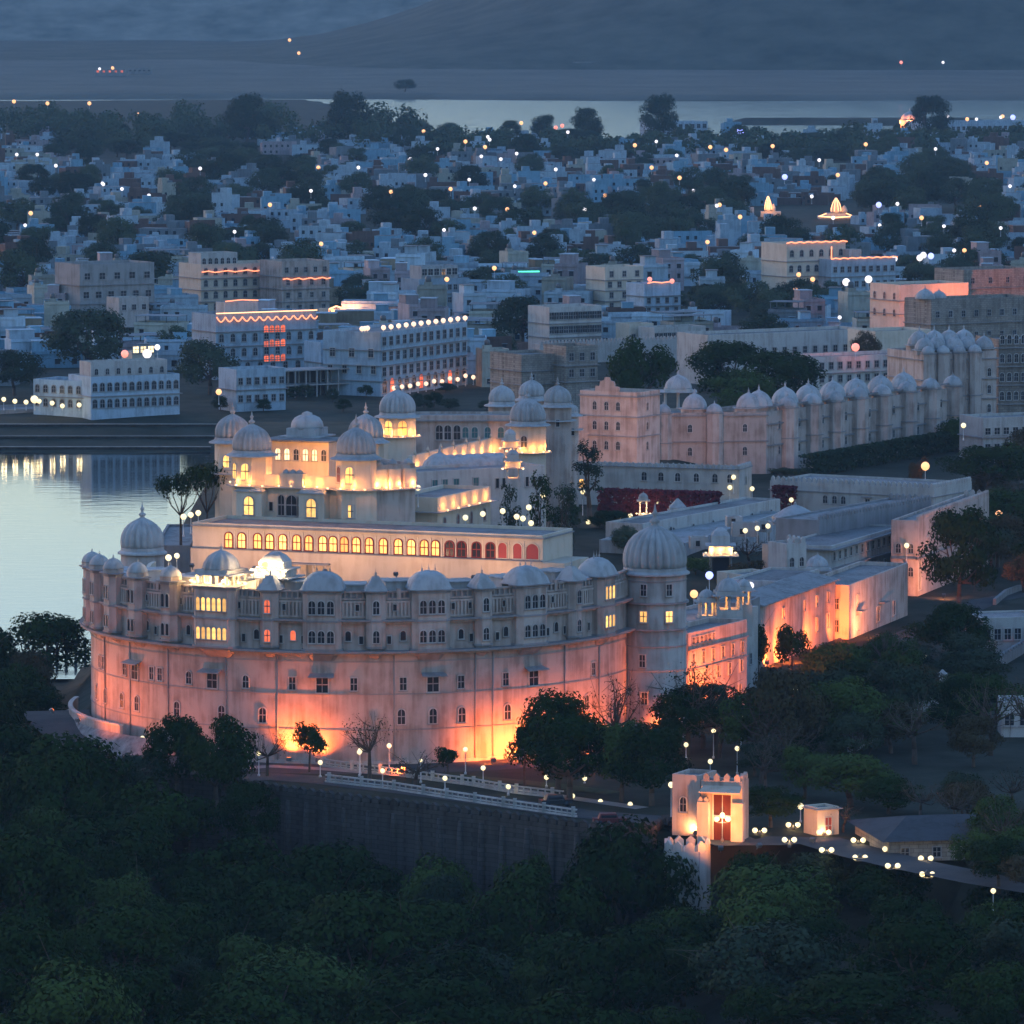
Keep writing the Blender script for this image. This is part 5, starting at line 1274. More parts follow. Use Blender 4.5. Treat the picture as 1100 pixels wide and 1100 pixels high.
# the wooded near shore of the far lake: nobody could count it
rr = np.random.RandomState(3); P = []; Nn = []; S = []
for i in range(230):
    px = rr.uniform(-20,1120); py = 152+rr.normal()*5
    if px > 450 and px < 960: py += 6
    if px < 450: py -= 6 + 4*sin(px*.03)
    Yd = 108*FPX/(py+52+6); x = (px-550)/FPX*Yd; R = rr.uniform(7,13); H = R*rr.uniform(1.1,1.7)
    if px > 450: R *= .75; H *= .6
    for j in range(7):
        a = rr.rand()*6.28; q = rr.rand()**.5*R*.7; c = np.array([x+q*cos(a), Yd+q*sin(a), -4+H*rr.uniform(.4,.9)]); k = 55; d = rr.normal(size=(k,3)); d /= np.linalg.norm(d,axis=1,keepdims=True)
        P.append(c+d*R*.42*rr.uniform(.6,1.1,size=(k,1))); Nn.append(d+rr.normal(size=(k,3))*.5); S.append(rr.uniform(.7,1.3,size=k))
tag(mobj('woodland', leaf_mesh(np.concatenate(P), np.concatenate(Nn), np.concatenate(S), LEAF[4], rr, 'woodland')), 'belt of dark trees along the near shore of the far lake', 'woodland', kind='stuff')
for px, py, r_, lab in ((707,124,19,'tall spreading tree standing out against the far lake'),(630,131,14,'round tree against the far lake, left of the tall spreading one'),(795,143,10,'small airy tree by the blue lamp at the far lake'),(435,97,12,'lone small tree on the far shore meadow'),(548,140,10,'small tree at the edge of the far lake'),(1000,124,8,'dark narrow tree behind the orange lit shrine'),(585,136,11,'tree before the far lake, leftmost of the bunch'),(375,122,20,'dark tall trees mass above the wood belt'),(265,122,16,'dark tree rising above the wood belt')):
    Yd = 3330 if py > 105 else 4620; tree_px(lab, px, py, r_, Yd, 'dense', px % 4, 3, -4, 'tree')
# ================================================================== landmarks of the town
def roofbox(B_, name, label, cat, pxa, pxb, top, v, depth, **k):
    ua, ub = B_.u_at(pxa), B_.u_at(pxb); A, Bq = B_.world(ua, v, 0), B_.world(ub, v, 0); z0 = B_.z0+B_.h-B_.par+.05
    return Bld(name, label, cat, A, Bq, z0, max(z0+2.6, atY(pxa, top, A.y).z), depth, **k)
def town(name, label, cat, a, b, top, depth, rows, mat=None, gz=-3, kind='rect', w=1.1, h=1.5, par=.8, lit=0, state='dark', group=None, skirt=5, clamp=.6):
    B_ = bpx(name, label, cat, a, b, gz, top, depth, mat=mat or 'townwhite', parapet=par, skirt=skirt, clamp=clamp)
    nrow = len(rows)
    for i, n_ in enumerate(rows):
        z = (B_.h-par)*(i/nrow)+ (B_.h-par)/nrow*.32
        if n_: B_.row(n_, z, w, min(h,(B_.h-par)/nrow*.55), kind=kind, state=state, lit=lit, seed=i+3, frame='concrete')
        if i: B_.ledge((B_.h-par)*i/nrow-.1, .5, .18)
    return B_
def string_lights(B_, pts, r=.16, mat='string', name='string_lights'):
    """festoon of bulbs along local points (u, y, z)"""
    b = MB()
    for p, q in zip(pts, pts[1:]): b.tube(p, q, r, r, M[mat], 5)
    return b.build(name, B_.o)
L1 = town('lakeside_hotel', 'long low white lakeside hotel with two rows of arched windows on the far bank', 'hotel', (98,444), (193,436), 405, 12, (12,12), kind='arch', w=1.1, h=1.9)
L1b = town('lakeside_hotel_wing', 'lower white wing of the lakeside hotel at its left, by the lamp-lit quay', 'hotel', (36,440), (98,445), 407, 10, (7,7), kind='arch', w=1.1, h=1.7)
L1c = roofbox(L1, 'roof_house', 'white upper house set back on the roofs of the lakeside hotel', 'house', 106, 188, 389, 4, 6, mat='white', parapet=.5); L1c.row(7, .9, .9, 1.4)
q = bpx('garden_quay', 'grey stone quay with a lamp-lit garden at the left on the far bank', 'quay', (-12,461), (92,455), -7.5, 441, 14, mat='concrete', parapet=.6)
L6 = town('water_house', 'small white two-storey house on the water edge right of the round dark tree', 'house', (254,438), (307,434), 397, 9, (6,6), kind='rect')
L2 = town('festive_hotel', 'four-storey white hotel with wavy strings of red bulbs along its roof', 'hotel', (232,404), (340,398), 338, 13, (8,9,9,0), kind='arch', w=1.2, h=2.0)
for z in (3.6,7.4,11):
    for px in (286,292,298,304): L2.win(L2.u_at(px), z-.4, 1.3, 1.8, 'arch', 'litred')
pts = [(L2.L*i/60, -.6, L2.h-.6-1.3*abs(sin(i*.62))) for i in range(61)]; string_lights(L2, pts, .15, 'stringred')
string_lights(L2, [(L2.L*i/20, -.4, L2.h+.3) for i in range(21)], .15, 'string')
L2t = roofbox(L2, 'roof_restaurant', 'rooftop terrace level with red bulbs on top of the festive hotel', 'terrace', 250, 285, 325, 4, 5, mat='white', parapet=.4)
string_lights(L2t, [(0,-.3,L2t.h+.3),(L2t.L*.5,-.3,L2t.h+.6),(L2t.L,-.3,L2t.h+.3)], .14, 'stringred')
L3 = town('balcony_hotel', 'big pale pink hotel with lit balconies behind the festive hotel', 'hotel', (216,337), (300,334), 284, 14, (8,8,8,8), kind='arch', w=1.2, h=2.0, mat='cream')
L3b = town('pink_tower_house', 'tall pink house at the right end of the balcony hotel', 'house', (303,338), (354,335), 281, 14, (4,4,4,5), mat='pinkish')
for B_, z_ in ((L3,12.4),(L3b,10.5)): string_lights(B_, [(B_.L*i/12,-.7,z_+.25*sin(i*2.1)) for i in range(13)], .16, 'stringred')
L3c = roofbox(L3, 'roof_pavilion_house', 'white upper pavilion with dark arches above the balcony hotel', 'house', 223, 262, 272, 4, 8, mat='white', parapet=.5); L3c.row(6, .4, 1.2, 1.9)
L4 = town('concrete_house', 'bare grey concrete block of three storeys with square windows at the left', 'building', (86,347), (166,344), 284, 16, (6,6,5), mat='concrete', w=1.8, h=1.8)
L4b = bpx('concrete_annex', 'lower pale annex beside the bare concrete block', 'building', (128,352), (160,350), -3, 320, 8, mat='white', parapet=.5); L4b.row(3, 5, 1.3, 1.5, kind='rect')
# skeleton of posts by the water
A_, B2 = at(306,432,-5), at(398,428,-5); Lx = (B2-A_).length
sk = thing('post_frame_building', 'unfinished building of dark slabs on open posts by the far bank', 'building', A_, atan2(B2.y-A_.y, B2.x-A_.x)); b = MB(); c = MB()
for z in (0.0,3.8,7.4): b.box(-.3,-.3,z,Lx+.3,8,z+.3,M['concrete'])
for i in range(9):
    for y in (0,3.6,7.4): c.box(Lx*i/8-.17,y-.002,-3,Lx*i/8+.17,y+.34,7.4,M['concrete'])
b.box(.2,5.5,.31,Lx-.2,5.7,7.39,M['dark']); b.build('slab', sk); c.build('post', sk)  # dark sheet behind the posts paints the shade inside the open frame
L7 = town('colonnade_hotel', 'long white hotel with arcades, lamps along its roof and lamps along its foot', 'hotel', (409,426), (502,413), 357, 16, (0,13,13,13), kind='rect', w=1.7, h=2.6, gz=-4, clamp=2)
for i in range(12): L7.win(L7.L*(i+.5)/12, .8, 1.9, 3.4, 'arch', 'litred' if i % 4 == 1 else 'dark', 'pinkish')
L7.row(4,5.5,1.2,2,face='left',kind='rect'); L7.row(3,9.5,1.4,2,face='left',kind='rect')
L7b = town('plain_white_house', 'plain white house joining the arcaded hotel and the festive hotel', 'house', (345,408), (388,404), 368, 9, (4,4), kind='rect')
L8 = town('terraced_hotel', 'white hotel stepping up in three storeys with a lit roof bar, mid town', 'hotel', (450,330), (504,325), 300, 11, (9,9), kind='rect', w=1.2, h=1.5)
L8b = roofbox(L8, 'roof_bar', 'dark roof bar with one yellow window on the stepped white hotel', 'bar', 458, 497, 286, 3, 7, mat='roofwhite', parapet=.3); L8b.row(6, L8b.h-2.8, 1.7, 1.9, kind='rect'); L8b.win(L8b.L*.62, L8b.h-2.9, 1.6, 1.8, 'rect', 'lit')
L9 = town('ochre_house', 'square ochre-yellow house of four storeys near the dark trees', 'house', (650,335), (691,333), 287, 11, (3,3,4,3), mat='cream', w=1.2, h=1.6)
L10 = town('red_lamp_house', 'white house with a red lamp-lit roof terrace right of the ochre house', 'house', (692,340), (731,338), 305, 10, (4,4,0))
string_lights(L10, [(1,-.3,L10.h+.2),(3,-.3,L10.h+.5),(6,-.3,L10.h+.2),(9,-.3,L10.h+.5)], .16, 'stringred')
L11 = town('old_fort', 'old brown stone fort with blank walls on the bank behind the palace', 'fort', (560,428), (609,425), 381, 14, (0,2,0), mat='stone', gz=2, w=.9, h=1.3)
L11b = town('old_fort_tower', 'taller brown stone tower of the old fort with dark openings', 'fort', (608,428), (642,422), 372, 10, (0,3,3), mat='stone', gz=2, w=1.2, h=1.7)
L12 = town('galleried_house', 'long grey-blue house with rows of galleries behind the old fort', 'house', (590,378), (646,374), 330, 11, (11,11,11), mat='white', w=1.3, h=1.8, gz=-2)
L13 = bpx('crenellated_town_wall', 'long pale crenellated wall between the old fort and the dark tree', 'wall', (580,392), (735,384), 0, 370, 3, mat='white', parapet=.3, crenel=True)
L14 = town('peach_house', 'small peach-lit house with a dark colonnade behind the crenellated wall', 'house', (676,372), (702,371), 348, 7, (3,), mat='cream', gz=0)
L14b = town('colonnade_terrace', 'low colonnaded terrace right of the peach-lit house', 'house', (703,374), (758,370), 352, 8, (12,), mat='white', gz=0, h=2.4)
L13b = town('long_office', 'long bluish flat-roofed office range behind the big palace trees', 'building', (760,392), (935,372), 360, 14, (16,), mat='white', gz=3)
L13c = town('stable_range', 'long grey range with small windows behind the palace domes', 'building', (868,416), (985,398), 384, 12, (12,12), mat='white', gz=3)
L13d = town('beige_hall', 'plain beige hall left of the clustered palace domes', 'building', (940,395), (1000,390), 356, 12, (2,), mat='cream', gz=3)
L15 = town('haveli_hotel', 'tiered hotel outlined in strings of orange bulbs on its roof, taller left part', 'hotel', (845,330), (908,327), 262, 14, (6,7,7,6), mat='cream', kind='arch', w=1.2, h=1.9)
L15b = town('haveli_wing', 'long white hotel wing outlined in orange bulbs, right of the tiered hotel', 'hotel', (893,330), (962,318), 279, 12, (9,9,9), kind='rect', w=1.2, h=1.6)
string_lights(L15, [(-.3+(L15.L+.6)*i/14,-.4,L15.h+.2+.3*(i % 2)) for i in range(15)], .2, 'stringred'); string_lights(L15, [(0.5+L15.L*.5*i/6,-.7,L15.h*.28+.2*(i % 2)) for i in range(7)], .18, 'string')
string_lights(L15b, [(-.3+(L15b.L+.6)*i/16,-.4,L15b.h+.2+.25*(i % 2)) for i in range(17)], .2, 'stringred'); string_lights(L15b, [(-.3,-.4,L15b.h+.2),(-.3,-.4,L15b.h+4)], .2, 'stringred')
L15c = roofbox(L15b, 'stair_tower', 'slim white stair tower on the outlined hotel wing', 'tower', 920, 933, 268, 4, 4, mat='white', parapet=.3)
def temple(label, px, yb, ytop, wpx, Yd, plat=True):
    p = atY(px, yb, Yd); s_ = Yd/FPX; o = thing('temple', label, 'temple', (p.x, Yd, p.z)); h = (yb-ytop)*s_; r = wpx*s_/2
    b = MB(); b.lathe(0,0,0,[(r,0),(r*1.02,h*.12),(r*.95,h*.35),(r*.72,h*.6),(r*.42,h*.78),(r*.3,h*.8),(r*.36,h*.86),(r*.1,h*.9),(r*.1,h),(0,h*1.02)],16,M['cream'],8,.12,4); b.lathe(r*1.5,0,0,[(r*.6,0),(r*.6,h*.2),(r*.3,h*.42),(0,h*.5)],12,M['cream']); b.build('spire', o)
    c = MB()
    for k in range(4):
        rr_ = [(r*1.03,h*.12),(r*.97,h*.35),(r*.75,h*.6),(r*.45,h*.78),(r*.12,h*.95)]; a = -pi/2+(k-1.5)*.7
        for (r0,z0),(r1,z1) in zip(rr_, rr_[1:]): c.tube((r0*cos(a),r0*sin(a),z0),(r1*cos(a),r1*sin(a),z1),.17,.17,M['string'],5)
    if plat:
        w_ = wpx*s_*1.6; d = MB(); d.box(-w_,-3,-9,w_,8,-1.2,M['white']); d.box(-w_*.55,-2,-1.199,w_*.55,6,-.001,M['white']); d.build('platform', o)
        for i in range(12): c.tube((-w_+2*w_*i/12,-3.2,-1.6+.5*abs((i-6)/6)),(-w_+2*w_*(i+1)/12,-3.2,-1.6+.5*abs((i-5)/6)),.28,.28,M['string'],5)
        for s2 in (-1,1): c.tube((s2*w_,-3.2,-1.2),(s2*w_*.55,-2.2,0),.22,.22,M['string'],5)
    else: d = MB(); d.box(-r*2,-r*2,-8,r*3.4,r*2,-.001,M['cream']); d.build('platform', o)
    c.build('string_lights', o); plight(o, (0,-r*3,3), 220, (1,.4,.15), .5); return o
temple('pale domed temple outlined with glowing bulbs on a wide platform', 898, 229, 212, 12, 2420)
temple('slender orange lit temple spire left of the domed temple', 825, 227, 210, 8, 2440, False)
L18 = town('orange_fort', 'old fort range floodlit orange at the right behind the palace', 'fort', (966,352), (1040,346), 306, 14, (4,5,0), mat='cream', gz=3, kind='arch', w=1.2, h=2.0)
L18.row(3,3,1.1,1.8,face='left'); L18.row(3,7.5,1.1,1.8,face='left'); L18b = town('fort_upper_range', 'brick-topped upper range of the orange lit fort at the right edge', 'fort', (1035,345), (1110,338), 290, 14, (0,0,4), mat='stone', gz=3)
L19 = town('fort_gallery', 'grey palace gallery below the orange lit fort at the right edge', 'building', (1000,372), (1110,366), 322, 12, (8,8), mat='stone', gz=3)
for px, r_ in ((985,2.6),(1000,2.0)):
    d = MB(); dome_mesh(d, L19.u_at(px+18), 4, L19.h, r_, 10, M['dome'], LOW, .05); d.build('dome', L19.o)
L20 = town('far_lake_palace', 'long low white palace at the far lake with a row of lamps', 'palace', (993,144), (1105,142), 131, 20, (20,), gz=-4, w=2.0, h=2.0)
L20b = bpx('far_lake_quay', 'low white quay in front of the long white palace at the far lake', 'quay', (985,149), (1105,147), -5, 143, 8, mat='white', parapet=0)
fd = atY(977,135,3620); o = thing('lake_shrine', 'small domed shrine glowing orange at the far lake', 'shrine', fd); b = MB(); b.prism(oct_poly(6.5),-5,3.5,M['cream']); b.build('wall', o); b = MB(); dome_mesh(b,0,0,3.5,5.2,10,M['dome'],LOW,.05); b.build('dome', o)
for a in (-1.2,0,1.2): plight(o, (9*sin(a),-9*cos(a),2), 1400, (1,.25,.08), .5)
L21 = town('far_lake_block', 'three-storey pale building in front of the far lake with rows of openings', 'building', (702,149), (760,148), 131, 16, (9,9), gz=-4, w=2.2, h=2.2)
for (px, py, Y_, w_, lab) in ((118,78,5150,26,'low far farmhouse lit orange at the foot of the hills'),(634,70,5350,30,'faint pale long house at the foot of the dark hill'),(150,77,5200,20,'faint pale shed right of the orange lit farmhouse')):
    p = atY(px,py,Y_); B_ = Bld('far_house', lab, 'house', (p.x-w_/2,Y_), (p.x+w_/2,Y_), p.z-12, p.z+3, 10, 'concrete', .3); B_.row(5, 12.2, 2, 1.6, kind='rect', state='litred' if px == 118 else 'dark')
# right-hand low buildings near the garden
pr_ = bpx('pale_low_house', 'pale low house with a row of windows at the right edge beside the trees', 'house', (1055,702), (1120,700), 0, 664, 9, mat='white', parapet=.3); pr_.row(6,2.0,1.0,1.6,kind='rect')
pr2 = bpx('pale_shed', 'pale flat shed at the right edge below the slanting garden wall', 'shed', (1076,792), (1125,792), 0, 754, 7, mat='white', parapet=.2); pr2.row(3,1.6,1.2,1.4,kind='rect')
p0 = at(925,803,0); polyline_wall('garden_wall', 'long slanting garden wall with a pillar climbing to the right edge', 'wall', [(at(px,py,0).x, at(px,py,0).y) for px,py in ((915,810),(1012,755),(1110,696))], -3, 1.6, .6, 'slab', (1.0,.6,.6,.4))
gp = at(1012,752,0); o = thing('gate_pillar', 'pale square pillar standing in the slanting garden wall', 'pillar', (gp.x,gp.y-.9,0)); b = MB(); b.box(-.5,-.5,0,.5,.5,3.6,M['white']); b.build('shaft', o); b = MB(); b.box(-.65,-.65,3.604,.65,.65,3.9,M['white']); b.prism([(-.5,-.5),(.5,-.5),(.5,.5),(-.5,.5)],3.904,4.4,M['white'],taper=.8); b.build('cap', o)
cp_ = [at(px,py,0) for px,py in ((1070,650),(1082,640),(1096,635),(1120,634))]; polyline_wall('curved_path_wall', 'low pale curving wall along the path at the right edge', 'wall', [(p.x,p.y) for p in cp_], -1, 1.0, .5, 'slab')
strip('path', [(955,690),(1010,668),(1060,645),(1130,632)], .05, 5, 'road')
for k, pts in enumerate((((765,760),(860,740),(960,735)),((800,780),(900,768),(975,750)),((840,800),(905,795)))):
    p, q = at(*pts[0],0), at(*pts[-1],0); hedge('terrace_hedge', ('upper','middle','lower')[k]+' clipped hedge of the dark garden terraces', p, q, 1.1, 1.2, 'hedge', 'hedge', 20+k, 20)
# dark hipped hall
ha = Bld('dark_roofed_hall', 'wide low hall with a dark hipped roof at the lower right', 'building', at(955,917,0), at(1125,912,0), -1, 1.5, 16, 'stone', 0)
b = MB(); L_, D_ = ha.L, 16; b.add([(-1,-1,2.5),(L_+1,-1,2.5),(L_+1,D_+1,2.5),(-1,D_+1,2.5),(4.2,D_*.5,4.2),(L_-4,D_*.5,4.2)], [(0,1,5,4),(1,2,5),(2,3,4,5),(3,0,4),(3,2,1,0)], M['darkroof']); ha.part('hip_roof', b); ha.row(5,.5,.9,1.1,kind='rect',frame='slab')
lk2 = bpx('lit_kiosk', 'small square kiosk glowing peach beside the lane', 'kiosk', (878,898), (901,896), 0, 868, 3, mat='cream', parapet=.3); lk2.win(lk2.L/2, .1, .9, 2.0, 'rect', 'blind', name='door'); lk2.ledge(lk2.h-.3,.35,.12)
gs = at(891-200,554,5); 
ms = atY(691,554,1038); c_ = chhatri('marble_shrine', 'tiny white marble shrine shining in the palace garden', 'shrine', ms.x, ms.y, ms.z, 1.7, 2.2, 'dome', 0, .4, glowin=40, color=(1,.7,.35), eave=.3)
for dx in (-1.2,0,1.2): bowl(c_, dx, -1.5, .5, 10, (1,.6,.3), .14)
bk = atY(728,560,1036); c_ = chhatri('garden_booth', 'white booth with a pyramid roof and a glowing front in the palace garden', 'booth', bk.x, bk.y, bk.z-.4, 3.0, 2.0, 'pyr', 0, .3, glowin=25, color=(1,.7,.35), eave=.3)
b = MB(); b.box(-1.1,-1.3,.31,.9,-1.2,2.0,M['litwhite']); b.build('lit_panel', c_)

# ================================================================== vehicles, lamps, floodlights
def parked_car(label, px, py, z, rz, col):
    p = at(px,py,z); o = thing('parked_car', label, 'car', p, rz); b = MB(); m_ = flat('car_paint', col, .35)
    b.box(-2.0,-.8,.35,2.0,.8,.85,m_); b.prism([(-1.4,-.74),(1.0,-.74),(1.0,.74),(-1.4,.74)],.851,1.42,m_,taper=.22); b.build('body', o)
    g_ = MB(); g_.box(-1.1,-.765,.95,.75,-.745,1.25,M['dark']); g_.build('side_window', o)
    for sx in (-1.25,1.25):
        for sy in (-.72,.72):
            w_ = MB(); w_.tube((0,-.1,0),(0,.1,0),.33,.33,M['dark'],12); w_.build('wheel', o, (sx,sy,.33))
parked_car('dark car standing on the palace road under the big trees', 597, 866, .08, .25, (.02,.025,.03))
parked_car('maroon car beside the rampart end at the palace road', 655, 886, .08, .1, (.12,.02,.02))
def lamps(tbl, label, group, **k):
    for px, py in tbl: globe_lamp(px, py, label=label, group=group, **k)
FR = 'globe lamps along the palace road'
for px, py, Y_ in ((418,801,752),(386,808,748),(500,805,750),(411,828,737),(478,836,735),(519,825,742),(546,845,731),(587,835,738),(628,836,742),(615,855,728),(645,861,725),(677,864,722),(737,800,764),(452,817,742),(153,793,768),(278,809,748),(344,819,747),(387,806,750)):
    globe_lamp(px, py, Y_, r=.31 if px not in (452,) else .22, ground_z=0, power=45, label='cream globe lamp on a pale post along the palace road', group=FR)
for px, py, Y_, lab in ((84,789,800,'upper of two small lamps on the left bank road'),(85,797,796,'lower of two small lamps on the left bank road'),(8,760,840,'bright lamp glowing between the trees at the left edge'),(14,757,842,'small lamp right beside the bright one at the left edge')):
    globe_lamp(px, py, Y_, ground_z=None, r=.3, power=40, label=lab, group='lamps on the left bank')
for px, py, Y_ in ((796,770,775),(766.5,785.5,765),(792,804,750),(763,818,742),(854.5,741,790),(994,706.5,850)):
    globe_lamp(px, py, Y_, r=.32, ground_z=0, power=25, label='yellowish globe lamp in the dark garden right of the round tower', group='globe lamps in the dark garden')
globe_lamp(860,866,708,r=.38,ground_z=0,power=90,color=(1,.45,.2),label='orange-white globe lamp beside the gatehouse tree',group='lane lamps')
globe_lamp(721,843,706,r=.36,ground_z=0,power=60,label='lamp on the lodge roof corner left of the gatehouse',group='lane lamps')
def double_lamp(px, py, Y_, label, n=2, power=22):
    p = atY(px,py,Y_); o = thing('double_lamp', label, 'lamp', (p.x,p.y,0), 0, 'twin-globe lamps along the lower lane'); h = p.z
    b = MB(); b.lathe(0,0,0,[(.2,0),(.2,.3),(.08,.5),(.06,h)],8,M['metal']); b.box(-.62,-.05,h-.45,.62,.05,h-.37,M['metal']); b.build('post', o)
    g_ = MB(); r = .31; g_.lathe(0,0,-r,[(r*.3,0),(r*.7,r*.28),(r*.97,r*.75),(r*.97,r*1.25),(r*.7,r*1.72),(r*.3,r*1.96),(0,r*2)],10,M['globe']); me = g_.mesh('globe')
    for s_ in ((-.58,.58) if n == 2 else (-.7,0,.7)): mobj('globe', me, o, (s_,0,h+(.5 if n == 3 and s_ == 0 else 0)))
    plight(o, (0,0,h), power, (1,.7,.35), .4)
for px, py, Y_ in ((848,902,688),(885,894,697),(888,913,683),(922,902.5,690),(924,921,680),(959,930,672),(994.5,922,678),(996,939,668),(956,912,684),(852,886,702),(816,892,698)):
    double_lamp(px, py, Y_, 'twin-globe lamp post along the lower lane right of the gate')
double_lamp(776,880,692,'three-globe candelabra lamp in front of the dark red door',3,60)
globe_lamp(1067,957,655,r=.3,ground_z=None,power=10,label='lone dim yellow lamp among the trees at the lower right',group='lane lamps')
for px, py in ((540,549),(561.7,557),(570.5,562),(583.5,532),(568,545),(555,555),(632,561),(626,528.5),(681,537.5),(706,538.5),(666,556),(677,554),(710,554)):
    globe_lamp(px, py, (890 if py > 540 else 905) if px < 600 else 1030 if py > 545 else 1046, r=.42 if py > 530 else .4, ground_z=4.5, power=30, label='globe lamp in the palace garden below the crenellated wing', group='garden globe lamps')
for px, py, Y_, lab in ((500,556,880,'left lamp on the annex roof'),(518.6,552,886,'right lamp on the annex roof'),(405,524,878,'pinkish lamp at the foot of the orange parapet, left'),(449,524,884,'pinkish-white lamp at the right corner of the orange parapet'),(205,553,884,'lamp at the foot of the umbrella-crowned trees'),(213,551,886,'second lamp beside the umbrella-crowned trees'),(197,555,884,'small lamp left of the two by the umbrella-crowned trees'),
      (756,542,1060,'lamp at the right foot of the bougainvillea hedge'),(788,544,1055,'lamp where the garden road meets the wide pale roof'),(784,523.6,1058,'left lamp on the end wall of the crenellated wing'),(808,525,1064,'right lamp on the end wall of the crenellated wing'),(788,512.5,1058,'double lamp high on the end wall of the crenellated wing'),(834.6,540,1068,'orange lamp left of the white pavilion, far side'),(850,537,1066,'orange lamp by the walled house corner'),(896.5,559,1005,'big lamp right of the white pavilion'),(906,562,1004,'smaller lamp right of the white pavilion'),(906,572,1000,'lowest lamp right of the white pavilion'),(800.6,570,985,'left of three wall lamps left of the white pavilion'),(813.6,567.5,986,'middle of three wall lamps left of the white pavilion'),(825,565,987,'right of three wall lamps left of the white pavilion'),(974,586,960,'lamp above the dark vine-covered archway')):
    globe_lamp(px, py, Y_, r=.42, ground_z=None, power=35, label=lab, group='lamps about the palace')
p = globe_lamp(958.7,554,1030,r=1.0,ground_z=None,power=260,color=(1,.7,.45),label='large glowing ball lamp on the roof before the walled house',group='lamps about the palace')
for px, py, Y_, knd, col, lab, r_, P in ((1035,457,1160,'globe',(1,.7,.4),'yellow lamp by the far garden road beside the tree',.5,120),(994,500.7,1105,'globeorange',ORANGE,'orange lamp lighting the rusty bush',.8,500),(1073,552.6,1040,'globeorange',(1,.4,.2),'orange lamp in the dark tree at the right edge',.7,300),(919,373,1390,'globered',(1,.25,.2),'pink lamp blazing behind the palace domes',.95,1800),(762,618,890,'globeblue',(.2,.2,1),'blue-violet lamp left of the white kiosks',.6,120),(806,629,885,'globewhite',(.9,.85,1),'white lamp right of the white kiosks',.55,90),(745.5,638,872,'globeorange',(1,.4,.2),'orange-white lamp between round tower and white kiosks',.6,120)):
    globe_lamp(px, py, Y_, kind=knd, r=r_, ground_z=None, power=P, color=col, label=lab, group='coloured lamps about the palace')
# orange floodlights at the foot of the walls
def wallflood(px, dist, z, tz, P, lab, ang=110, dph=0):
    a = ph_at(px); x, y = cp(a, CR+dist); tx, ty = cp(a+dph, CR); return flood((CX+x,CY+y,z), (CX+tx,CY+ty,tz), P, ORANGE, ang, lab)
wallflood(314, 1.8, .9, 6.5, 1500, 'orange floodlight close to the wall behind the small tree', 125)
wallflood(344, 2.0, .9, 4.0, 700, 'second orange floodlight right of the small tree', 125)
wallflood(562, 4.5, .8, 1.8, 1200, 'orange floodlight under the big trees, aimed at the wall', 130)
wallflood(612, 4.5, .8, 1.8, 1500, 'orange floodlight at the wall left of the round tower', 130)
wallflood(512, 5, .8, 1.8, 800, 'orange floodlight on the forecourt facing the wall', 120)
wallflood(587, 4.5, .8, 1.8, 1200, 'orange floodlight between two others under the big trees', 130)
wallflood(538, 4.8, .8, 1.8, 900, 'orange floodlight left of the big trees, close to the wall', 130)
wallflood(640, 7, .9, 6, 756, 'orange floodlight in the corner by the round tower', 120)
wallflood(110, 7, 4.4, 9, 630, 'rosy floodlight at the left foot of the crescent palace', 120)
wallflood(140, 8, 4.4, 7, 504, 'rosy floodlight on the left bank wall', 120)
wallflood(200, 12, 1, 8, 500, 'rosy floodlight by the left road bend', 120)
wallflood(420, 13, 1, 4, 450, 'dim orange floodlight by the white balustrade', 120)
flood((29.5,797,.9), (27.2,809,3.5), 6500, ORANGE, 140, 'orange floodlight right of the round tower among bare trees')
flood((21.0,780.5,.9), (20,786,6), 1300, ORANGE, 130, 'orange floodlight at the foot of the round tower')
q = at(848,712,0); flood((q.x,q.y-3,.9), (q.x+1,q.y+9,5), 3400, ORANGE, 130, 'orange floodlight behind the small dark tree')
q = at(838,716,0); flood((q.x-2,q.y-2,.9), (q.x,q.y+9,6), 2200, ORANGE, 130, 'orange floodlight at the left end of the rose range')
q = at(885,700,0); flood((q.x-1,q.y-2,.9), (q.x,q.y+9,6), 1700, ORANGE, 130, 'orange floodlight under the rose range windows')
q = at(908,690,0); flood((q.x-1,q.y-2.5,.7), (q.x+1,q.y+4,5), 1200, ORANGE, 140, 'orange floodlight in the corner of the orange lit house')
q = at(940,684,0); flood((q.x,q.y-5,.7), (q.x,q.y+4,4), 1700, (1,.3,.12), 140, 'rosy floodlight before the hooded doorways')
q = at(1010,640,0); flood((q.x,q.y-8,1), (q.x+2,q.y+8,6), 1600, (1,.33,.16), 130, 'rosy floodlight before the rose end range')
q = at(772,906,0); flood((q.x,q.y-7,.6), (q.x,q.y,4.5), 1000, (1,.27,.05), 130, 'golden floodlight in front of the gatehouse door'); flood((q.x+4.5,q.y-5,.6), (q.x+1,q.y,6), 500, (1,.27,.06), 130, 'golden floodlight right of the gatehouse door')
q = at(889,900,0); flood((q.x-2,q.y-5,.6), (q.x,q.y,3), 350, (1,.38,.14), 120, 'peach floodlight before the small square kiosk')
q = at(735,905,0); flood((q.x+1.5,q.y+4,.6), (q.x-2,q.y+9,4), 200, (1,.4,.14), 130, 'warm floodlight beside the gate lodge')
q = at(1010,360,3); flood((q.x-10,q.y-14,1), (q.x,q.y+2,10), 9000, (1,.22,.06), 130, 'orange floodlight before the old fort range')
q = at(1040,352,3); flood((q.x-2,q.y-10,1), (q.x+6,q.y+2,10), 6000, (1,.22,.06), 130, 'orange floodlight at the right part of the old fort range')
q = at(880,512,2); flood((q.x+4,q.y-14,1), (q.x,q.y,8), 15000, (1,.38,.30), 150, 'rosy floodlight in the hedge below the long wing')
q = at(940,500,2); flood((q.x+6,q.y-14,1), (q.x,q.y,8), 14000, (1,.38,.30), 150, 'rosy floodlight in the hedge, farther along the long wing')
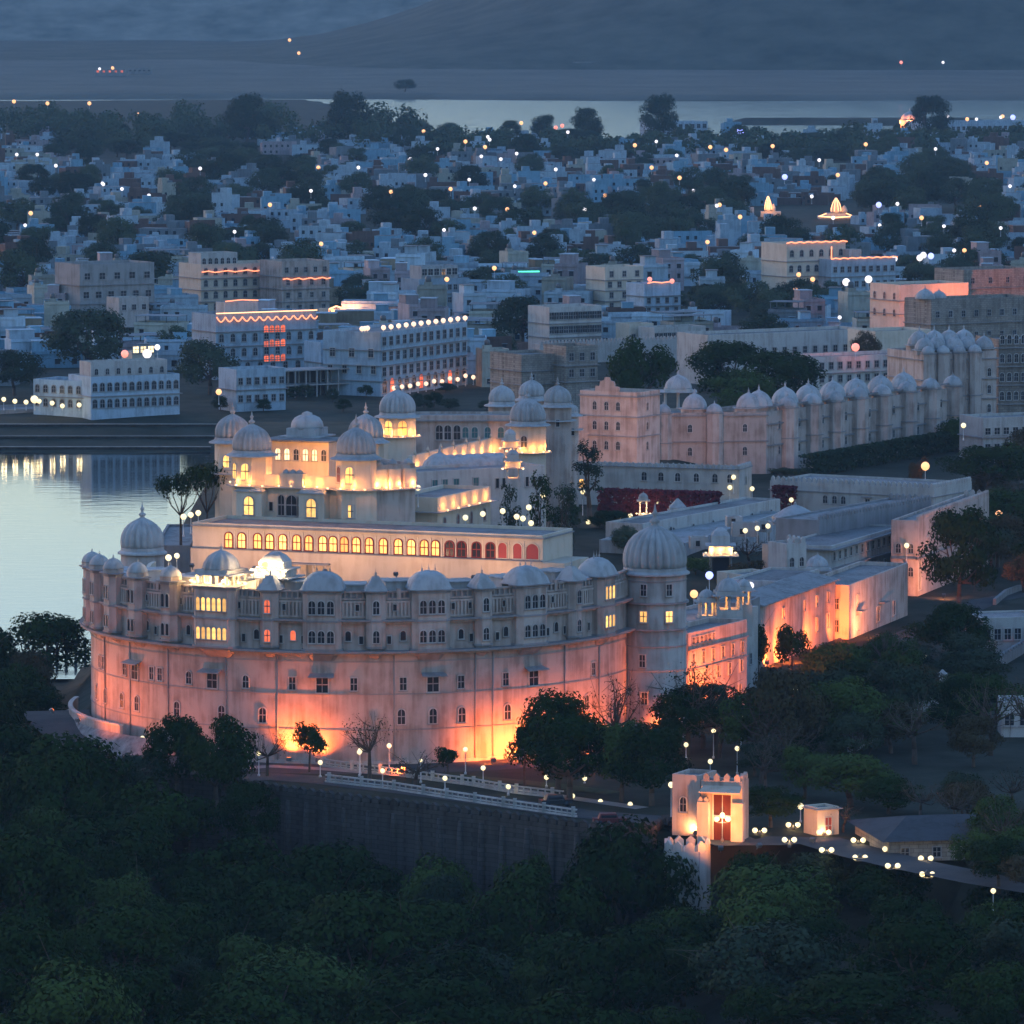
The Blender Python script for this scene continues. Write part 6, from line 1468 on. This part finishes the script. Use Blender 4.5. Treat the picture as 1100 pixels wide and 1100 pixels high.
q = at(990,492,2); flood((q.x+6,q.y-14,1), (q.x,q.y,8), 7000, (1,.38,.30), 150, 'rosy floodlight at the far end of the hedge')
q = at(700,515,5); flood((q.x,q.y-14,8.5), (q.x-3,q.y+30,11), 3600, (1,.45,.30), 150, 'rosy floodlight on the crenellated wing roof')
q = at(660,520,5); flood((q.x,q.y-14,6), (q.x-8,q.y+24,10), 1300, (1,.45,.30), 150, 'rosy floodlight in front of the gabled block')
for k_, (u_, w_) in enumerate(((4,'left'),(14,'second'),(25,'third'),(36,'fourth'),(48,'right'))):
    q = hall.world(u_, -9, 2.5); flood(q, hall.world(u_+1,0,6.5), 420, (1,.50,.26), 140, '%s warm floodlight in the inner court facing the arched hall' % w_, group='floodlights of the inner court')
# glowing roof pavilions above the crescent's parapet
a_ = ph_at(229); x_, y_ = cp(a_, CR-2.0)
c_ = chhatri('roof_pavilion', 'glowing pavilion with a dark ribbed dome above the lit oriel of the crescent palace', 'pavilion', CX+x_, CY+y_, 21.3, 5.0, 2.3, 'dome', a_, .4, n=12, glowin=190, color=(1,.72,.35), eave=.9)
for u_ in (-4.2,-3.2,3.2,4.2): bowl(c_, u_, -.8, 1.6, 18, (1,.6,.25), .3)
for u_ in (-2,0,2): bowl(c_, u_, -3.3, 1.7, 20, (1,.62,.25), .25)
a_ = ph_at(284); x_, y_ = cp(a_, CR-4.0)
c_ = chhatri('roof_pavilion', 'white square two-tiered pavilion blazing with light on the crescent palace roof', 'pavilion', CX+x_, CY+y_, 21.3, 4.2, 2.0, 'flat', a_, .3, tiers=2, glowin=160, color=(1,.72,.4), eave=.9)
for u_ in (-2.2,-.7,.7,2.2): bowl(c_, u_, -2.6, 2.75, 20, (1,.72,.4), .22); bowl(c_, u_*.8, -1.9, 3.7, 14, (1,.72,.4), .2)
globe_lamp(285,607,762,kind='globeorange',r=.5,ground_z=21.3,power=60,color=(1,.5,.3),label='peach lamp under the blazing square roof pavilion',group='roof lamps'); globe_lamp(181,599,772,r=.42,ground_z=21.3,power=60,label='left lamp on the crescent palace roof near the dark dome',group='roof lamps'); globe_lamp(190,597,774,r=.36,ground_z=21.3,power=40,color=(1,.5,.2),label='second lamp on the crescent palace roof near the dark dome',group='roof lamps')
# hotel roofs and quay
for i in range(15):
    f = i/14; q = L7.world(L7.L*(f*1.2-.2) if f > .17 else -4+f*20, .6 if f > .17 else 3, L7.h+1.0); px, py = proj(q); globe_lamp(px, py, q.y, kind='peach', r=.6, ground_z=L7.z0+L7.h, label='peach globe lamp along the roof of the arcaded hotel', group='roof lamps of the arcaded hotel', power=60, color=(1,.5,.25))
for i in range(11):
    f = i/10; q = L7.world(L7.L*(.05+.92*f), -2.4, 2.0); px, py = proj(q); globe_lamp(px, py-3*f*(i % 2), q.y, kind='peach', r=.55, ground_z=L7.z0, label='peach globe lamp along the foot of the arcaded hotel', group='foot lamps of the arcaded hotel', power=70, color=(1,.4,.2))
for px, py in ((4,429),(16,431),(37,429),(42,431),(56,433),(67,436),(85,435),(28,432)): globe_lamp(px, py, 1385, r=.55 if px != 37 else .9, ground_z=-2.5, label='warm lamp in the quay garden of the lakeside hotel', group='quay garden lamps', power=80)
b3 = bpx('lamp_lit_shed', 'small shed blazing white with lamps behind the lakeside hotel', 'shed', (142,398), (166,396), -3, 378, 6, mat='cream', parapet=.2); b3.row(3,4.5,1.6,1.6,kind='rect',state='litw')
for px, py, k_, Y_, lab, r_ in ((134,380,'globered',1440,'pinkish lamp left of the blazing shed',.9),(158,380,'globewhite',1440,'cold white lamp on the blazing shed',1.1),(169,373,'globewhite',1450,'small white lamp above the blazing shed',.7),(235,421,'globeorange',1390,'orange lamp at the foot of the round dark tree',.7)): globe_lamp(px,py,Y_,kind=k_,r=r_,ground_z=None,label=lab,group='lamps behind the lakeside hotel',power=120)
sp2 = bpx('lit_house', 'small house glowing orange between the festive hotel and the arcaded hotel', 'house', (353,352), (379,350), -3, 332, 6, mat='cream', parapet=.3); sp2.row(3,3.0,1.3,2.2,kind='arch',state='lit'); string_lights(sp2,[(0,-.3,sp2.h),(sp2.L*.3,-.3,sp2.h+.8),(sp2.L*.6,-.3,sp2.h),(sp2.L,-.3,sp2.h+.5)],.22,'string'); plight(sp2.o,(sp2.L/2,-4,4),700,(1,.35,.15),.5)
TL = [(15,109,'o'),(51,111,'o'),(96,111,'o'),(149,123,'o'),(121,73,'o'),(107,74,'w'),(311,43,'o'),(321,57,'o'),(342,180,'o'),(455,141,'o'),(441,172,'c'),(443,174,'b'),(455,171,'o'),(457,188,'w'),(504,193,'w'),(521,158,'o'),(517,168,'w'),(538,171,'w'),(111,198,'w'),(131,203,'w'),(18,166,'w'),(40,166,'w'),(334,205,'w'),(414,132,'w'),(484,203,'o'),
 (968,67,'r'),(1013,67,'w'),(794,141,'b'),(797,142,'b'),(682,156,'o'),(763,158,'o'),(555,165,'w'),(727,167,'w'),(638,193,'w'),(730,191,'o'),(843,190,'b'),(900,188,'o'),(1018,125,'w'),(1049,128,'w'),(1039,128,'o'),(1077,125,'o'),(1088,126,'b'),(1075,126,'w'),(830,157,'o'),
 (944,220,'b'),(964,219,'w'),(1052,222,'o'),(990,234,'o'),(1014,243,'w'),(1000,275,'b'),(988,277,'c'),(992,274,'c'),(1025,269,'w'),(1036,269,'o'),(945,242,'w'),(770,221,'w'),(773,220,'o'),(795,233,'o'),(909,303,'O'),(933,300,'O'),(961,278,'c'),(873,300,'o'),(866,291,'o'),(858,295,'o'),(872,211,'w'),(895,234,'w'),
 (477,247,'w'),(574,250,'o'),(531,288,'o'),(553,200,'w'),(110,197,'w'),(33,229,'o'),(27,242,'w'),(252,249,'w'),(698,300,'r'),(722,302,'r'),(586,197,'o'),(597,182,'w'),(650,210,'o'),(215,181,'w'),(290,220,'o'),(60,178,'w'),(160,210,'w'),(385,180,'w'),(420,206,'o'),(700,180,'o'),(745,205,'w'),(880,172,'w'),(930,155,'o'),(1005,160,'w'),(1060,175,'o'),(1085,200,'w'),(610,142,'w'),(560,132,'o'),(597,137,'r'),(604,135,'r'),(500,152,'o'),(470,160,'w'),(526,150,'w'),(524,147,'w'),(705,152,'w'),(902,341,'w'),(780,161,'o'),(510,224,'w'),(345,262,'o'),(200,290,'w'),(760,260,'o'),(1075,245,'w'),(1020,315,'w'),(480,300,'o'),(628,225,'w'),(545,225,'o')]
KD = {'o':('globeorange','orange'),'w':('globewhite','white'),'b':('globeblue','violet-blue'),'c':('globewhite','bright white'),'r':('globered','red'),'O':('globewhite','large peach')}
for px, py, k_ in TL:
    Yd = 97*FPX/(py+52) if py > 150 else (min(3460, 99*FPX/(py+52)) if py > 120 else 3440 if py > 100 else 5050)
    r_ = {'o':.58,'w':.5,'b':.8,'c':.8,'r':.58,'O':.9}[k_]*(Yd/1500)**.75
    if k_ == 'O': r_ = 1.15
    globe_lamp(px, py, Yd, kind=KD[k_][0], r=round(r_,1), ground_z=None, label='%s street lamp among the town houses' % KD[k_][1], group='street lamps of the town', name='street_lamp')
b = MB(); q = atY(566,292,1890); o = thing('green_tube_light', 'thin green tube light on a roof in the middle of the town', 'lamp', (q.x,q.y,q.z-6)); b.tube((-4,0,6),(4,.5,6.1),.25,.25,M['globegreen'],6); b.build('tube', o); c = MB(); c.lathe(-3,0,0,[(.1,0),(.1,5.8)],6,M['metal']); c.lathe(3,0.3,0,[(.1,0),(.1,5.8)],6,M['metal']); c.build('post', o)

# ================================================================== labels that single each thing out
LMK = [('the round dark tree by the far bank',225,395),('the festive hotel',286,365),('the lakeside hotel',115,420),('the bare concrete block',125,315),('the balcony hotel',270,305),('the arcaded hotel',455,385),('the stepped white hotel',477,305),('the ochre house',670,310),('the old stone fort',600,400),('the galleried house',618,350),('the outlined hotels',905,290),('the glowing domed temple',897,222),('the orange spire',825,218),('the orange lit fort',1020,325),('the far white palace',1050,135),('the pale block at the far lake',730,138),('the hillfoot farmhouse',118,76),('the green tube light',566,292)]
bpy.context.view_layer.update()
tops = [o for o in scene.objects if o.parent is None and o.get('label') and o.get('kind') != 'stuff']
from collections import defaultdict
by = defaultdict(list)
for o in tops:
    if not o.name.startswith('wood_tree'): by[o['label']].append(o)
def ordinal(i, n): return ['first','second','third','fourth','fifth','sixth','seventh','eighth','ninth','tenth','eleventh','twelfth','thirteenth','fourteenth','fifteenth','sixteenth','seventeenth','eighteenth','nineteenth','twentieth'][i] if i < 20 else str(i+1)+'th'
for lab, os_ in by.items():
    if len(os_) < 2: continue
    town_like = os_[0].name.split('.')[0] in ('house','town_tree','street_lamp')
    if town_like:
        sub = defaultdict(list)
        for o in os_:
            px, py = proj(o.location)
            nm, lx, ly = min(LMK, key=lambda l: (l[1]-px)**2+((l[2]-py)*1.7)**2); dx, dy = px-lx, (py-ly)*1.7
            d_ = math.hypot(dx, dy); rel = 'right beside' if d_ < 28 else ('left of' if dx < 0 else 'right of') if abs(dx) > abs(dy)*1.3 else ('behind' if dy < 0 else 'in front of') if abs(dy) > abs(dx)*1.3 else ('behind and left of' if dx < 0 and dy < 0 else 'behind and right of' if dy < 0 else 'before and left of' if dx < 0 else 'before and right of')
            sub[(rel, nm)].append((px, o))
        short = lab.replace(' standing among the town houses','').replace(' between the pale town houses','').replace(' among the town houses','')
        for (rel, nm), l in sub.items():
            l.sort(key=lambda t: t[0])
            for i, (px, o) in enumerate(l):
                s_ = f'{short} {rel} {nm}'
                if len(l) > 1: s_ = ('leftmost ' if i == 0 else 'rightmost ' if i == len(l)-1 else ordinal(i, len(l))+' from left, ') + s_
                o['label'] = ' '.join(s_.split()[:16])
    else:
        l = sorted(os_, key=lambda o: proj(o.location)[0])
        for i, o in enumerate(l):
            o['label'] = ' '.join((('leftmost ' if i == 0 else 'rightmost ' if i == len(l)-1 else ordinal(i, len(l))+' from left, ')+lab).split()[:16])
